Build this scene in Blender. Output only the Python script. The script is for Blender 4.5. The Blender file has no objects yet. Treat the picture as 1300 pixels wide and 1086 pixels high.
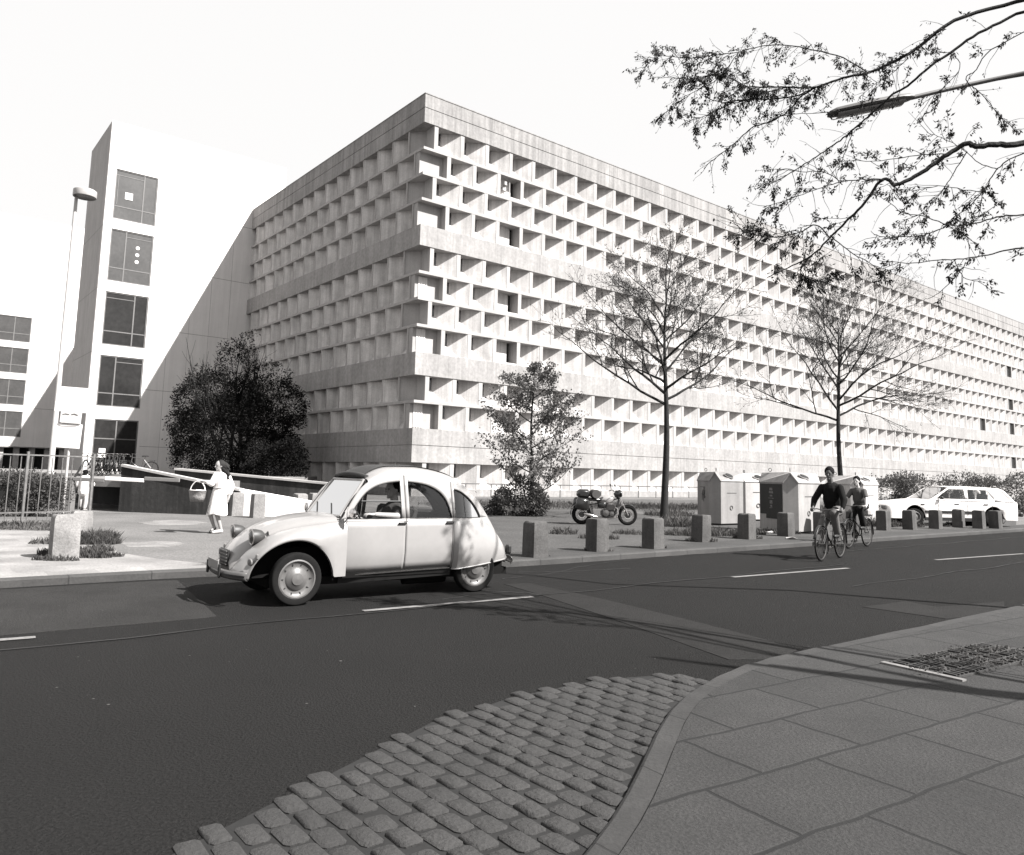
import bpy, bmesh, math, random
from mathutils import Vector, Matrix, noise
random.seed(7)
scene = bpy.context.scene
COL = scene.collection
PI = math.pi
# ------------------------------------------------------------------ camera
FPX, CX, CY, CAMH = 980.0, 644.0, 487.0, 1.52
_p, _r = math.radians(6.8), math.radians(1.42)
_f = Vector((0, math.cos(_p), math.sin(_p)))
_r0 = Vector((1, 0, 0)); _u0 = Vector((0, -math.sin(_p), math.cos(_p)))
_R = _r0*math.cos(_r)+_u0*math.sin(_r); _U = _u0*math.cos(_r)-_r0*math.sin(_r)
CAM = Vector((0, 0, CAMH))
def ray(x, y): return _f*FPX+_R*(x-CX)-_U*(y-CY)
def G(x, y, z=0.1):
    d = ray(x, y); v = CAM+d*((z-CAMH)/d.z); return v
def at(x, y, Z): return CAM+ray(x, y)*(Z/FPX)
cd = bpy.data.cameras.new('camera'); camo = bpy.data.objects.new('camera', cd); COL.objects.link(camo)
m = Matrix((( _R.x, _U.x, -_f.x, 0), (_R.y, _U.y, -_f.y, 0), (_R.z, _U.z, -_f.z, CAMH), (0, 0, 0, 1)))
camo.matrix_world = m
cd.sensor_width = 36; cd.lens = 36*FPX/1300; cd.shift_x = (650-CX)/1300; cd.shift_y = -(543-CY)/1300
cd.clip_start = .05; cd.clip_end = 3000
scene.camera = camo
# ------------------------------------------------------------------ facade frame
A0 = math.radians(51.4)
dR = Vector((math.sin(A0), math.cos(A0), 0)); dL = Vector((-math.cos(A0), math.sin(A0), 0))
ROTB = math.radians(90-51.4)
# ------------------------------------------------------------------ light
SUN = (dR*1.0-dL*2.0+Vector((0, 0, 2.18))).normalized()
sl = bpy.data.lights.new('sun', 'SUN'); sl.energy = 5.0; sl.angle = math.radians(.5); sl.color = (1, .985, .965)
so = bpy.data.objects.new('sun', sl); COL.objects.link(so); so.location = (30, -20, 60)
so.rotation_euler = SUN.to_track_quat('Z', 'Y').to_euler()
w = bpy.data.worlds.new('World'); scene.world = w; w.use_nodes = True
nt = w.node_tree; bg = nt.nodes['Background']
sky = nt.nodes.new('ShaderNodeTexSky'); sky.sky_type = 'NISHITA'; sky.sun_disc = False
sky.sun_elevation = math.asin(SUN.z); sky.sun_rotation = math.atan2(SUN.x, SUN.y)
sky.dust_density = 6; sky.air_density = 1.0; sky.ozone_density = .3
bw = nt.nodes.new('ShaderNodeRGBToBW'); nt.links.new(sky.outputs[0], bw.inputs[0])
mul = nt.nodes.new('ShaderNodeMath'); mul.operation = 'MULTIPLY_ADD'; mul.inputs[1].default_value = .12; mul.inputs[2].default_value = 3.85
nt.links.new(bw.outputs[0], mul.inputs[0])
# haze-white towards the horizon, deeper overhead, as on a hazy summer noon
tc = nt.nodes.new('ShaderNodeTexCoord'); sx = nt.nodes.new('ShaderNodeSeparateXYZ'); nt.links.new(tc.outputs['Generated'], sx.inputs[0])
mrz = nt.nodes.new('ShaderNodeMapRange'); mrz.inputs[1].default_value = .62; mrz.inputs[2].default_value = .95; mrz.inputs[3].default_value = 1; mrz.inputs[4].default_value = .5; nt.links.new(sx.outputs[2], mrz.inputs[0])
m2 = nt.nodes.new('ShaderNodeMath'); m2.operation = 'MULTIPLY'; nt.links.new(mul.outputs[0], m2.inputs[0]); nt.links.new(mrz.outputs[0], m2.inputs[1]); mul = m2
comb = nt.nodes.new('ShaderNodeCombineColor')
for i, k in enumerate((1.0, .99, .985)):
    mm = nt.nodes.new('ShaderNodeMath'); mm.operation = 'MULTIPLY'; mm.inputs[1].default_value = k
    nt.links.new(mul.outputs[0], mm.inputs[0]); nt.links.new(mm.outputs[0], comb.inputs[i])
nt.links.new(comb.outputs[0], bg.inputs[0]); bg.inputs[1].default_value = .08
vs = scene.view_settings; vs.view_transform = 'Standard'; vs.look = 'None'; vs.exposure = 1.6; vs.gamma = 1
# ------------------------------------------------------------------ materials
MATS = {}
def tint(v): return (v*1.02, v*.985, v*.965, 1)
def mat(name, v=.5, rough=.8, var=.15, scale=3.0, fine=30.0, bump=.0, metal=0., spec=.4, streak=0., coat=0., space='world', joints=None, trans=0., fvar=None):
    if name in MATS: return MATS[name]
    m = bpy.data.materials.new(name); m.use_nodes = True; t = m.node_tree; N = t.nodes; L = t.links
    b = N['Principled BSDF']; b.inputs['Roughness'].default_value = rough; b.inputs['Metallic'].default_value = metal
    b.inputs['Specular IOR Level'].default_value = spec; b.inputs['Coat Weight'].default_value = coat
    b.inputs['Coat Roughness'].default_value = .08
    if trans: b.inputs['Transmission Weight'].default_value = trans
    if space == 'world':
        g = N.new('ShaderNodeNewGeometry'); src = g.outputs['Position']
    else:
        g = N.new('ShaderNodeTexCoord'); src = g.outputs['Object']
    def nz(sc, det=4, mp=None):
        n = N.new('ShaderNodeTexNoise'); n.inputs['Scale'].default_value = sc; n.inputs['Detail'].default_value = det; n.inputs['Roughness'].default_value = .6
        if mp:
            q = N.new('ShaderNodeMapping'); q.inputs['Scale'].default_value = mp; L.new(src, q.inputs[0]); L.new(q.outputs[0], n.inputs[0])
        else: L.new(src, n.inputs[0])
        return n.outputs[0]
    def mr(s, a, b2, lo=.3, hi=.7):
        r = N.new('ShaderNodeMapRange'); r.inputs[1].default_value = lo; r.inputs[2].default_value = hi; r.inputs[3].default_value = a; r.inputs[4].default_value = b2
        L.new(s, r.inputs[0]); return r.outputs[0]
    def mult(a, b2):
        q = N.new('ShaderNodeMath'); q.operation = 'MULTIPLY'; L.new(a, q.inputs[0]); L.new(b2, q.inputs[1]); return q.outputs[0]
    f1 = mult(mr(nz(scale), 1-var, 1+var), mr(nz(fine, 6), 1-(fvar or var*.8), 1+(fvar or var*.8)))
    if streak:
        s = nz(1.0, 5, (2.2, 2.2, .12)); f1 = mult(f1, mr(s, 1-streak, 1.0, .38, .6))
        s = nz(1.0, 3, (7, 7, .3)); f1 = mult(f1, mr(s, 1-streak*.5, 1.0, .4, .62))
    if joints: f1 = mult(f1, joints(N, L, src))
    fac = N.new('ShaderNodeMath'); fac.operation = 'MULTIPLY'; L.new(f1, fac.inputs[0]); fac.inputs[1].default_value = v
    cc = N.new('ShaderNodeCombineColor')
    for i, k in enumerate((1.02, .985, .965)):
        q = N.new('ShaderNodeMath'); q.operation = 'MULTIPLY'; L.new(fac.outputs[0], q.inputs[0]); q.inputs[1].default_value = k; L.new(q.outputs[0], cc.inputs[i])
    L.new(cc.outputs[0], b.inputs['Base Color'])
    if bump:
        bp = N.new('ShaderNodeBump'); bp.inputs['Strength'].default_value = bump; bp.inputs['Distance'].default_value = .02
        L.new(f1, bp.inputs['Height']); L.new(bp.outputs[0], b.inputs['Normal'])
    MATS[name] = m; return m
def joint_boards(N, L, src, ang=ROTB, sx=.45, amt=.9):
    # thin vertical board marks left by the shuttering
    q = N.new('ShaderNodeMapping'); q.vector_type = 'POINT'; q.inputs['Rotation'].default_value = (0, 0, -ang); L.new(src, q.inputs[0])
    sp = N.new('ShaderNodeSeparateXYZ'); L.new(q.outputs[0], sp.inputs[0])
    a = N.new('ShaderNodeMath'); a.operation = 'ADD'; L.new(sp.outputs[0], a.inputs[0]); L.new(sp.outputs[1], a.inputs[1])
    d = N.new('ShaderNodeMath'); d.operation = 'DIVIDE'; d.inputs[1].default_value = sx; L.new(a.outputs[0], d.inputs[0])
    fr = N.new('ShaderNodeMath'); fr.operation = 'FRACT'; L.new(d.outputs[0], fr.inputs[0])
    r = N.new('ShaderNodeMapRange'); r.inputs[1].default_value = .0; r.inputs[2].default_value = .06; r.inputs[3].default_value = amt; r.inputs[4].default_value = 1
    L.new(fr.outputs[0], r.inputs[0]); return r.outputs[0]
def brick_joints(bw_, bh, mortar, dark, rot, off=.5, var=.12):
    def fn(N, L, src):
        q = N.new('ShaderNodeMapping'); q.inputs['Rotation'].default_value = (0, 0, rot); L.new(src, q.inputs[0])
        # wobble so that no joint is ruler straight
        nz = N.new('ShaderNodeTexNoise'); nz.inputs['Scale'].default_value = 3; L.new(src, nz.inputs[0])
        vm = N.new('ShaderNodeVectorMath'); vm.operation = 'MULTIPLY_ADD'; vm.inputs[1].default_value = (.05, .05, 0); L.new(nz.outputs['Color'], vm.inputs[0]); L.new(q.outputs[0], vm.inputs[2])
        b = N.new('ShaderNodeTexBrick'); b.offset = off
        b.inputs['Scale'].default_value = 1; b.inputs['Brick Width'].default_value = bw_; b.inputs['Row Height'].default_value = bh
        b.inputs['Mortar Size'].default_value = mortar; b.inputs['Mortar Smooth'].default_value = .6
        b.inputs['Color1'].default_value = (1-var,)*3+(1,); b.inputs['Color2'].default_value = (1+var,)*3+(1,); b.inputs['Mortar'].default_value = (dark,)*3+(1,)
        L.new(vm.outputs[0], b.inputs[0]); return b.outputs[0]
    return fn
def glass(name='window_glass', v=.02):
    return mat(name, v, .08, .1, 1, 5, spec=.6)
def clear_glass():
    if 'clear_glass' in MATS: return MATS['clear_glass']
    m = bpy.data.materials.new('clear_glass'); m.use_nodes = True; t = m.node_tree
    for n in list(t.nodes): t.nodes.remove(n)
    o = t.nodes.new('ShaderNodeOutputMaterial'); tr = t.nodes.new('ShaderNodeBsdfTransparent'); tr.inputs[0].default_value = (.72, .72, .72, 1)
    gl = t.nodes.new('ShaderNodeBsdfGlossy'); gl.inputs['Roughness'].default_value = .03
    fr = t.nodes.new('ShaderNodeFresnel'); fr.inputs[0].default_value = 1.5
    mx = t.nodes.new('ShaderNodeMixShader'); t.links.new(fr.outputs[0], mx.inputs[0]); t.links.new(tr.outputs[0], mx.inputs[1]); t.links.new(gl.outputs[0], mx.inputs[2]); t.links.new(mx.outputs[0], o.inputs[0])
    MATS['clear_glass'] = m; return m
# ------------------------------------------------------------------ mesh builder
class MB:
    def __init__(s): s.v = []; s.f = []
    def add(s, vs_, fs):
        o = len(s.v); s.v += [Vector(q) for q in vs_]; s.f += [tuple(i+o for i in f) for f in fs]; return s
    def box(s, x0, y0, z0, x1, y1, z1):
        return s.add([(x0,y0,z0),(x1,y0,z0),(x1,y1,z0),(x0,y1,z0),(x0,y0,z1),(x1,y0,z1),(x1,y1,z1),(x0,y1,z1)],
            [(3,2,1,0),(4,5,6,7),(0,1,5,4),(1,2,6,5),(2,3,7,6),(3,0,4,7)])
    def cbox(s, c, d, rot=None, bev=0.):
        x, y, z = [q/2 for q in d]
        b = bev
        if b:
            vs_ = []; fs = []
            # chamfered box: 24 verts
            for sx in (-1,1):
                for sy in (-1,1):
                    for sz in (-1,1):
                        vs_ += [(sx*(x), sy*(y-b), sz*(z-b)), (sx*(x-b), sy*y, sz*(z-b)), (sx*(x-b), sy*(y-b), sz*z)]
            bm = bmesh.new()
            for q in vs_: bm.verts.new(q)
            r = bmesh.ops.convex_hull(bm, input=bm.verts)
            bmesh.ops.dissolve_limit(bm, angle_limit=.01, verts=bm.verts, edges=bm.edges)
            bm.verts.index_update()
            vs_ = [v.co.copy() for v in bm.verts]; fs = [tuple(v.index for v in f.verts) for f in bm.faces]; bm.free()
        else:
            vs_ = [Vector((sx*x, sy*y, sz*z)) for sx, sy, sz in ((-1,-1,-1),(1,-1,-1),(1,1,-1),(-1,1,-1),(-1,-1,1),(1,-1,1),(1,1,1),(-1,1,1))]
            fs = [(3,2,1,0),(4,5,6,7),(0,1,5,4),(1,2,6,5),(2,3,7,6),(3,0,4,7)]
        M_ = rot.to_matrix() if hasattr(rot, 'to_matrix') else rot
        vs_ = [(M_ @ Vector(q) if M_ else Vector(q))+Vector(c) for q in vs_]
        return s.add(vs_, fs)
    def tube(s, pts, rad, n=8, cap=True, flat=1.):
        pts = [Vector(q) for q in pts]; k = len(pts)
        if not hasattr(rad, '__len__'): rad = [rad]*k
        vs_ = []; prev = None
        for i, q in enumerate(pts):
            t = (pts[min(i+1, k-1)]-pts[max(i-1, 0)])
            if t.length < 1e-9: t = Vector((0, 0, 1))
            t.normalize()
            if prev is None:
                a = Vector((0, 0, 1)) if abs(t.z) < .9 else Vector((1, 0, 0)); u = t.cross(a).normalized()
            else:
                u = prev-t*prev.dot(t)
                u = u.normalized() if u.length > 1e-6 else t.orthogonal().normalized()
            prev = u; v = t.cross(u)
            for j in range(n):
                an = 2*PI*j/n; vs_.append(q+(u*math.cos(an)+v*math.sin(an)*flat)*rad[i])
        fs = [(i*n+j, i*n+(j+1) % n, (i+1)*n+(j+1) % n, (i+1)*n+j) for i in range(k-1) for j in range(n)]
        if cap: fs += [tuple(range(n-1, -1, -1)), tuple((k-1)*n+j for j in range(n))]
        return s.add(vs_, fs)
    def cyl(s, a, b, r, n=16, r2=None): return s.tube([a, b], [r, r if r2 is None else r2], n)
    def ring(s, c, axis, R, r, n=32, m_=8, sx=1.):
        axis = Vector(axis).normalized(); u = axis.orthogonal().normalized(); v = axis.cross(u)
        vs_ = []
        for i in range(n):
            a = 2*PI*i/n; d = u*math.cos(a)+v*math.sin(a)
            for j in range(m_):
                b = 2*PI*j/m_; vs_.append(Vector(c)+d*(R+r*math.cos(b))+axis*(r*sx*math.sin(b)))
        return s.add(vs_, [(i*m_+j, ((i+1) % n)*m_+j, ((i+1) % n)*m_+(j+1) % m_, i*m_+(j+1) % m_) for i in range(n) for j in range(m_)])
    def lathe(s, c, axis, prof, n=24):
        # prof: list of (radius, height along axis)
        axis = Vector(axis).normalized(); u = axis.orthogonal().normalized(); v = axis.cross(u); vs_ = []
        for r, h in prof:
            for j in range(n):
                a = 2*PI*j/n; vs_.append(Vector(c)+axis*h+(u*math.cos(a)+v*math.sin(a))*max(r, 1e-4))
        k = len(prof)
        return s.add(vs_, [(i*n+j, i*n+(j+1) % n, (i+1)*n+(j+1) % n, (i+1)*n+j) for i in range(k-1) for j in range(n)])
    def grid(s, cols, closeu=False):
        n = len(cols[0]); k = len(cols); vs_ = [q for c in cols for q in c]
        fs = [(i*n+j, (i+1)*n+j, (i+1)*n+j+1, i*n+j+1) for i in range(k-1) for j in range(n-1)]
        return s.add(vs_, fs)
    def prism(s, poly, z0, z1):
        n = len(poly)
        return s.add([(x, y, z0) for x, y in poly]+[(x, y, z1) for x, y in poly],
            [tuple(range(n-1, -1, -1)), tuple(range(n, 2*n))]+[(i, (i+1) % n, n+(i+1) % n, n+i) for i in range(n)])
    def ell(s, c, r, rot=None, n=12, m_=8):
        vs_ = []; M_ = rot.to_matrix() if hasattr(rot, 'to_matrix') else rot
        for i in range(m_+1):
            a = PI*i/m_
            for j in range(n):
                b = 2*PI*j/n; q = Vector((r[0]*math.sin(a)*math.cos(b), r[1]*math.sin(a)*math.sin(b), r[2]*math.cos(a)))
                vs_.append((M_ @ q if M_ else q)+Vector(c))
        return s.add(vs_, [(i*n+j, (i+1)*n+j, (i+1)*n+(j+1) % n, i*n+(j+1) % n) for i in range(m_) for j in range(n)])
    def mesh(s, name, m_, smooth=False):
        me = bpy.data.meshes.new(name); me.from_pydata([tuple(q) for q in s.v], [], s.f)
        if isinstance(m_, (list, tuple)):
            for q in m_: me.materials.append(q)
        elif m_: me.materials.append(m_)
        if smooth: me.polygons.foreach_set('use_smooth', [True]*len(me.polygons))
        me.update(); return me
    def build(s, name, m_, parent=None, smooth=False, angle=None, fix=True):
        me = s.mesh(name, m_, smooth)
        if fix and len(s.f) < 60000:
            bm = bmesh.new(); bm.from_mesh(me); bmesh.ops.recalc_face_normals(bm, faces=bm.faces); bm.to_mesh(me); bm.free()
        if smooth: me.set_sharp_from_angle(angle=math.radians(angle or 45))
        return link(name, me, parent)
def link(name, me, parent=None):
    o = bpy.data.objects.new(name, me); COL.objects.link(o); o.parent = parent; return o
def tag(o, label=None, cat=None, group=None, kind=None):
    if label: o['label'] = label
    if cat: o['category'] = cat
    if group: o['group'] = group
    if kind: o['kind'] = kind
    return o
def thing(name, label, cat, loc=(0, 0, 0), rz=0, group=None):
    o = bpy.data.objects.new(name, None); COL.objects.link(o); o.location = loc; o.rotation_euler = (0, 0, rz); o.empty_display_size = .2
    return tag(o, label, cat, group)
def dup(root, loc, rz, label):
    m_ = {root: root.copy()}; r = m_[root]; COL.objects.link(r); r.location = loc; r.rotation_euler = (0, 0, rz); r['label'] = label
    for ch in list(root.children):
        c = ch.copy(); COL.objects.link(c); c.parent = r
        for g in list(ch.children):
            d = g.copy(); COL.objects.link(d); d.parent = c
    return r
def bevel(o, w_=.01, seg=2, ang=40):
    b = o.modifiers.new('bevel', 'BEVEL'); b.width = w_; b.segments = seg; b.limit_method = 'ANGLE'; b.angle_limit = math.radians(ang); b.harden_normals = False; return o
# ------------------------------------------------------------------ ground
M_conc = mat('concrete', .25, .9, .12, .55, 5, fvar=.16, bump=.2, streak=.16, joints=lambda N, L, s: joint_boards(N, L, s, amt=.93))
M_conc_plain = mat('concrete_smooth', .34, .9, .08, .6, 10, bump=.1, streak=.08)
M_white = mat('white_render', .60, .85, .04, .6, 12, streak=.07)
M_asph = mat('asphalt', .0125, .92, .16, .35, 55, fvar=.5, bump=.8, spec=.12)
M_asph2 = mat('asphalt_patch', .022, .9, .2, 1.2, 55, fvar=.45, bump=.5, spec=.12)
M_asph3 = mat('asphalt_light', .016, .9, .2, 1.0, 55, fvar=.45, bump=.5, spec=.12)
M_plaza = mat('plaza_gravel', .10, .95, .22, .5, 22, fvar=.35, bump=.5)
M_earth = mat('earth', .05, .95, .35, .6, 25, bump=.6)
M_paint = mat('road_paint', .13, .8, .25, 5, 40)
M_curb = mat('curb_stone', .04, .9, .2, 1.5, 30, bump=.4, joints=brick_joints(1.0, 9, .012, .5, -ROTB, 0))
M_slab = mat('pavement_slabs', .019, .9, .28, 1.4, 55, fvar=.35, bump=.5, joints=brick_joints(.85, .55, .017, .22, math.radians(-33), var=.2))
M_par = mat('parapet_concrete', .25, .9, .14, .5, 6, fvar=.14, bump=.2, streak=.30)
M_cob = mat('cobble_stone', .024, .85, .25, 2, 40, bump=.8, space='object')
def xy(v): return (v.x, v.y)
def flat(name, poly, z0, z1, m_, **kw):
    o = MB().prism(poly, z0, z1).build(name, m_); return tag(o, kind='structure', **kw)
B = 1500
flat('ground', [(-B, -B), (B, -B), (B, B), (-B, B)], -.5, -.006, M_earth)
far = [G(20, 746, 0), G(261, 732.6, 0), G(450, 728, 0), G(650, 720, 0), G(860, 705.5, 0), G(1025, 694, 0), G(1270, 677, 0)]

near = [G(850, 910, 0), G(905, 868, 0), G(975, 842, 0), G(1100, 815, 0), G(1270, 778, 0)]
near = [Vector((-.2, 2.2, 0)), Vector((.5, 3.6, 0))]+near
def dense(pl, k=6):
    out = []
    for i in range(len(pl)-1):
        p0 = pl[max(i-1, 0)]; p1 = pl[i]; p2 = pl[i+1]; p3 = pl[min(i+2, len(pl)-1)]
        for j in range(k):
            t = j/k; out.append(.5*((2*p1)+(-p0+p2)*t+(2*p0-5*p1+4*p2-p3)*t*t+(-p0+3*p1-3*p2+p3)*t**3))
    out.append(pl[-1]); return out
far = dense(far, 4); far = [far[0]-dR*60]+far+[far[-1]+dR*160]
nd = dense(near)+[near[-1]+dR*180]
# road: between the two kerbs, running on past the frame both ways
road = [xy(p) for p in far]+[(300, 60), (200, -60), (-60, -60)]
MB().prism(road, -.3, 0).build('road', M_asph)['kind'] = 'structure'
# far pavement and forecourt
plz = [xy(p+Vector((0, .02, 0))) for p in far]+[(400, 900), (-500, 900), (-500, 0)]
inner = []
for i, p in enumerate(far):
    inner.append(p+dL*.15)
MB().prism([xy(p) for p in inner]+[(400, 900), (-700, 900), (-700, 100)], -.3, .1).build('forecourt', M_plaza)['kind'] = 'structure'
cb = MB(); cols = []
for p, q in zip(far, inner):
    cols.append([p+Vector((0, 0, -.1)), p+Vector((0, 0, .085)), p+dL*.02+Vector((0, 0, .106)), q+Vector((0, 0, .106)), q+Vector((0, 0, -.1))])
cb.grid(cols).build('far_kerb', M_curb)['kind'] = 'structure'
# long repaired seams and drain along the road
M_seam = mat('tar_seam', .008, .6, .3, 3, 30)
for off, s0, s1 in ((-2.6, -14, 6), (-4.3, 3, 16), (-1.2, 8, 26)):
    base = G(650, 720, 0); cs = []
    for i in range(60):
        s_ = s0+(s1-s0)*i/59; p = base+dR*s_+dL*(off+.05*math.sin(s_*2.1)+random.uniform(-.015, .015)); wd = .012*random.uniform(.5, 1.6)
        cs.append([p-dL*wd+Vector((0, 0, .0105)), p+dL*wd+Vector((0, 0, .0105))])
    MB().grid(cs).build('tar_seam', M_seam)['kind'] = 'structure'
# pavement strip by the far kerb
cols = []
for i, p in enumerate(far):
    cols.append([p+dL*.16+Vector((0, 0, .1035)), p+dL*1.1+Vector((0, 0, .1035))])
M_walk = mat('footpath', .030, .95, .3, .8, 50, bump=.4)
MB().grid(cols[9:]).build('footpath', M_walk)['kind'] = 'structure'
# left sunlit paving by the kerb
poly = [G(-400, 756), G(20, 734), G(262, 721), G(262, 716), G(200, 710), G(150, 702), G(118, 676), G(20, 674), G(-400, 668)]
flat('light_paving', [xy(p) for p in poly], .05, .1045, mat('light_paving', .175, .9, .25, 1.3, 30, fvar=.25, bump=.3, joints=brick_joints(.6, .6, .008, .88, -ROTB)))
# near pavement + kerb + cobbled gutter
cols = []
nk = []
def offs(pl, d):
    out = []
    for i, p in enumerate(pl):
        t = (pl[min(i+1, len(pl)-1)]-pl[max(i-1, 0)]).normalized(); n = Vector((t.y, -t.x, 0)); out.append(p+n*d)
    return out
nin = offs(nd, .14)
for p, q in zip(nd, nin):
    j = random.uniform(-.006, .006)
    cols.append([p+Vector((0, 0, -.05)), p+Vector((0, 0, .03+j)), p+(q-p)*.15+Vector((0, 0, .045+j)), q+Vector((0, 0, .045+j)), q+Vector((0, 0, -.05))])
MB().grid(cols).build('near_kerb', mat('near_curb_stone', .024, .9, .2, 3, 40, bump=.5, joints=brick_joints(.8, 9, .01, .5, math.radians(-38), 0)))['kind'] = 'structure'
MB().prism([xy(p) for p in nin]+[(200, -60), (0, -60), (-.1, 1.0)], -.3, .05).build('near_pavement', M_slab)['kind'] = 'structure'
# cobbles: countless worn setts in the gutter, one object
cg = [G(560, 912, 0), G(600, 903, 0), G(650, 886, 0), G(700, 876, 0), G(770, 863, 0), G(850, 857, 0), G(895, 864, 0)]
cgp = [xy(p) for p in cg]+[xy(p) for p in reversed(nd[:18])]+[(-1.2, 1.5), (-1.6, 2.6), (-1.1, 3.6)]
def inside(x, y, P):
    c = False; j = len(P)-1
    for i in range(len(P)):
        if (P[i][1] > y) != (P[j][1] > y) and x < (P[j][0]-P[i][0])*(y-P[i][1])/(P[j][1]-P[i][1])+P[i][0]: c = not c
        j = i
    return c
flat('gutter_bed', cgp, -.2, .003, mat('gutter_dirt', .008, .95, .3, 4, 50))
cob = MB(); ang = math.radians(128); ca, sa = math.cos(ang), math.sin(ang)
for i in range(-60, 60):
    for j in range(-60, 60):
        u = i*.195+(j % 2)*.09+random.uniform(-.01, .01); v = j*.125+random.uniform(-.008, .008)
        x = 0.2+u*ca-v*sa; y = 4.5+u*sa+v*ca
        if not inside(x, y, cgp): continue
        h = .016+random.uniform(-.005, .005); a2 = ang+random.uniform(-.06, .06); c2, s2 = math.cos(a2), math.sin(a2)
        lx, ly = .088+random.uniform(-.012, .008), .055+random.uniform(-.008, .005)
        vs_ = []
        for (k, z) in ((1., -.01), (1., h*.5), (.8, h)):
            for ux, uy in ((-1, -.7), (-.75, -1), (.75, -1), (1, -.7), (1, .7), (.75, 1), (-.75, 1), (-1, .7)):
                X, Y = ux*lx*k, uy*ly*k; vs_.append((x+X*c2-Y*s2, y+X*s2+Y*c2, z))
        cob.add(vs_, [(r*8+q, r*8+(q+1) % 8, (r+1)*8+(q+1) % 8, (r+1)*8+q) for r in (0, 1) for q in range(8)]+[tuple(16+q for q in range(8))])
tag(cob.build('cobbles', M_cob, smooth=True, angle=50), 'worn cobblestones filling the gutter by the near kerb', 'cobbles', kind='stuff')
# repairs in the asphalt and painted dashes, each a thin sheet 4 mm up
flat('asphalt_repair', [xy(G(*q, 0)) for q in ((-300, 762), (20, 748), (120, 742), (200, 738), (225, 737), (275, 783), (262, 785), (20, 806), (-300, 832))], -.1, .004, M_asph2)
flat('asphalt_repair', [xy(G(*q, 0)) for q in ((640, 742), (672, 741), (770, 762), (880, 789), (970, 812), (1012, 826), (985, 838), (925, 838), (780, 787), (690, 757))], -.1, .004, M_asph3)
flat('asphalt_repair', [xy(G(*q, 0)) for q in ((1095, 771), (1150, 764), (1190, 771), (1275, 764), (1275, 780), (1200, 786))], -.1, .004, M_asph3)
dash = [((-95, 821), (45, 810)), ((461, 776.5), (676, 758.5)), ((930, 733.5), (1077, 722)), ((1188, 711.5), (1300, 703.5))]
pm = MB()
for a_, b_ in dash:
    a = G(*a_, 0); b = G(*b_, 0); n = Vector((-(b-a).y, (b-a).x, 0)).normalized()*.05
    k = 14; cs = []
    for i in range(k+1):
        p = a.lerp(b, i/k); j = random.uniform(-.006, .006); cs.append([p-n*(1+j*10)+Vector((0, 0, .0085)), p+n*(1+j*8)+Vector((0, 0, .0085))])
    MB().grid(cs).build('lane_dash', M_paint)['kind'] = 'structure'
cracks = MB()
for pts in ([(640, 735), (700, 728), (760, 716), (850, 706), (930, 702)], [(660, 727), (720, 726), (800, 722)], [(560, 762), (640, 752), (700, 757)]):
    ps = dense([G(*q, 0)+Vector((0, 0, .004)) for q in pts], 8)
    ps = [p+Vector((random.uniform(-.03, .03), random.uniform(-.03, .03), 0)) for p in ps]
    cs = [[p-Vector((.0, .035*random.uniform(.3, 1), 0)), p+Vector((0, .035*random.uniform(.3, 1), 0))] for p in ps]; cracks.grid(cs)
tag(cracks.build('road_cracks', mat('tar', .012, .7, .2, 5, 20)), kind='structure')

def blob(name, pts, z, m_, seed=1, amp=.12):
    r = random.Random(seed); P_ = [G(px, py) for px, py in pts]; out = []
    for i in range(len(P_)):
        a, b = P_[i], P_[(i+1) % len(P_)]
        for k in range(5):
            q = a.lerp(b, k/5); L_ = (b-a).length*.12; out.append((q.x+r.uniform(-L_, L_), q.y+r.uniform(-L_, L_)*.5))
    return flat(name, out, z-.05, z, m_)
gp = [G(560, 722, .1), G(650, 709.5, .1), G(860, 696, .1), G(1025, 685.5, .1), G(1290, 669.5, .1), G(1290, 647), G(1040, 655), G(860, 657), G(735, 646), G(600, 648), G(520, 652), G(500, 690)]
flat('forecourt_dark_zone', [xy(p) for p in gp], .05, .1018, mat('dark_gravel', .042, .95, .25, .8, 18, fvar=.45, bump=.5))  # flat sheet, darker than the rest of the forecourt
M_dust = mat('dusty_patch', .15, .95, .3, 2.5, 30, fvar=.4, bump=.3)
blob('dust_patch', [(150, 690), (200, 687), (240, 690), (215, 695), (160, 695)], .1025, M_dust, 2)
blob('dust_patch', [(178, 664), (215, 660), (262, 663), (240, 667), (190, 667)], .1025, M_dust, 3)
M_spot = mat('pale_spot', .07, .9, .2)
sp_ = MB(); r_ = random.Random(4)
for i in range(46):
    p = G(r_.uniform(60, 1200), r_.uniform(740, 900), 0); q = r_.uniform(.004, .012)
    if inside(p.x, p.y, cgp) or p.x > 1.6+(p.y-6)*1.1: continue
    sp_.add([(p.x+q*math.cos(a)*r_.uniform(.6, 1.2), p.y+q*math.sin(a), .006) for a in [2*PI*k/6 for k in range(6)]], [tuple(range(6))])
tag(sp_.build('road_grit', M_spot), kind='structure')
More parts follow.
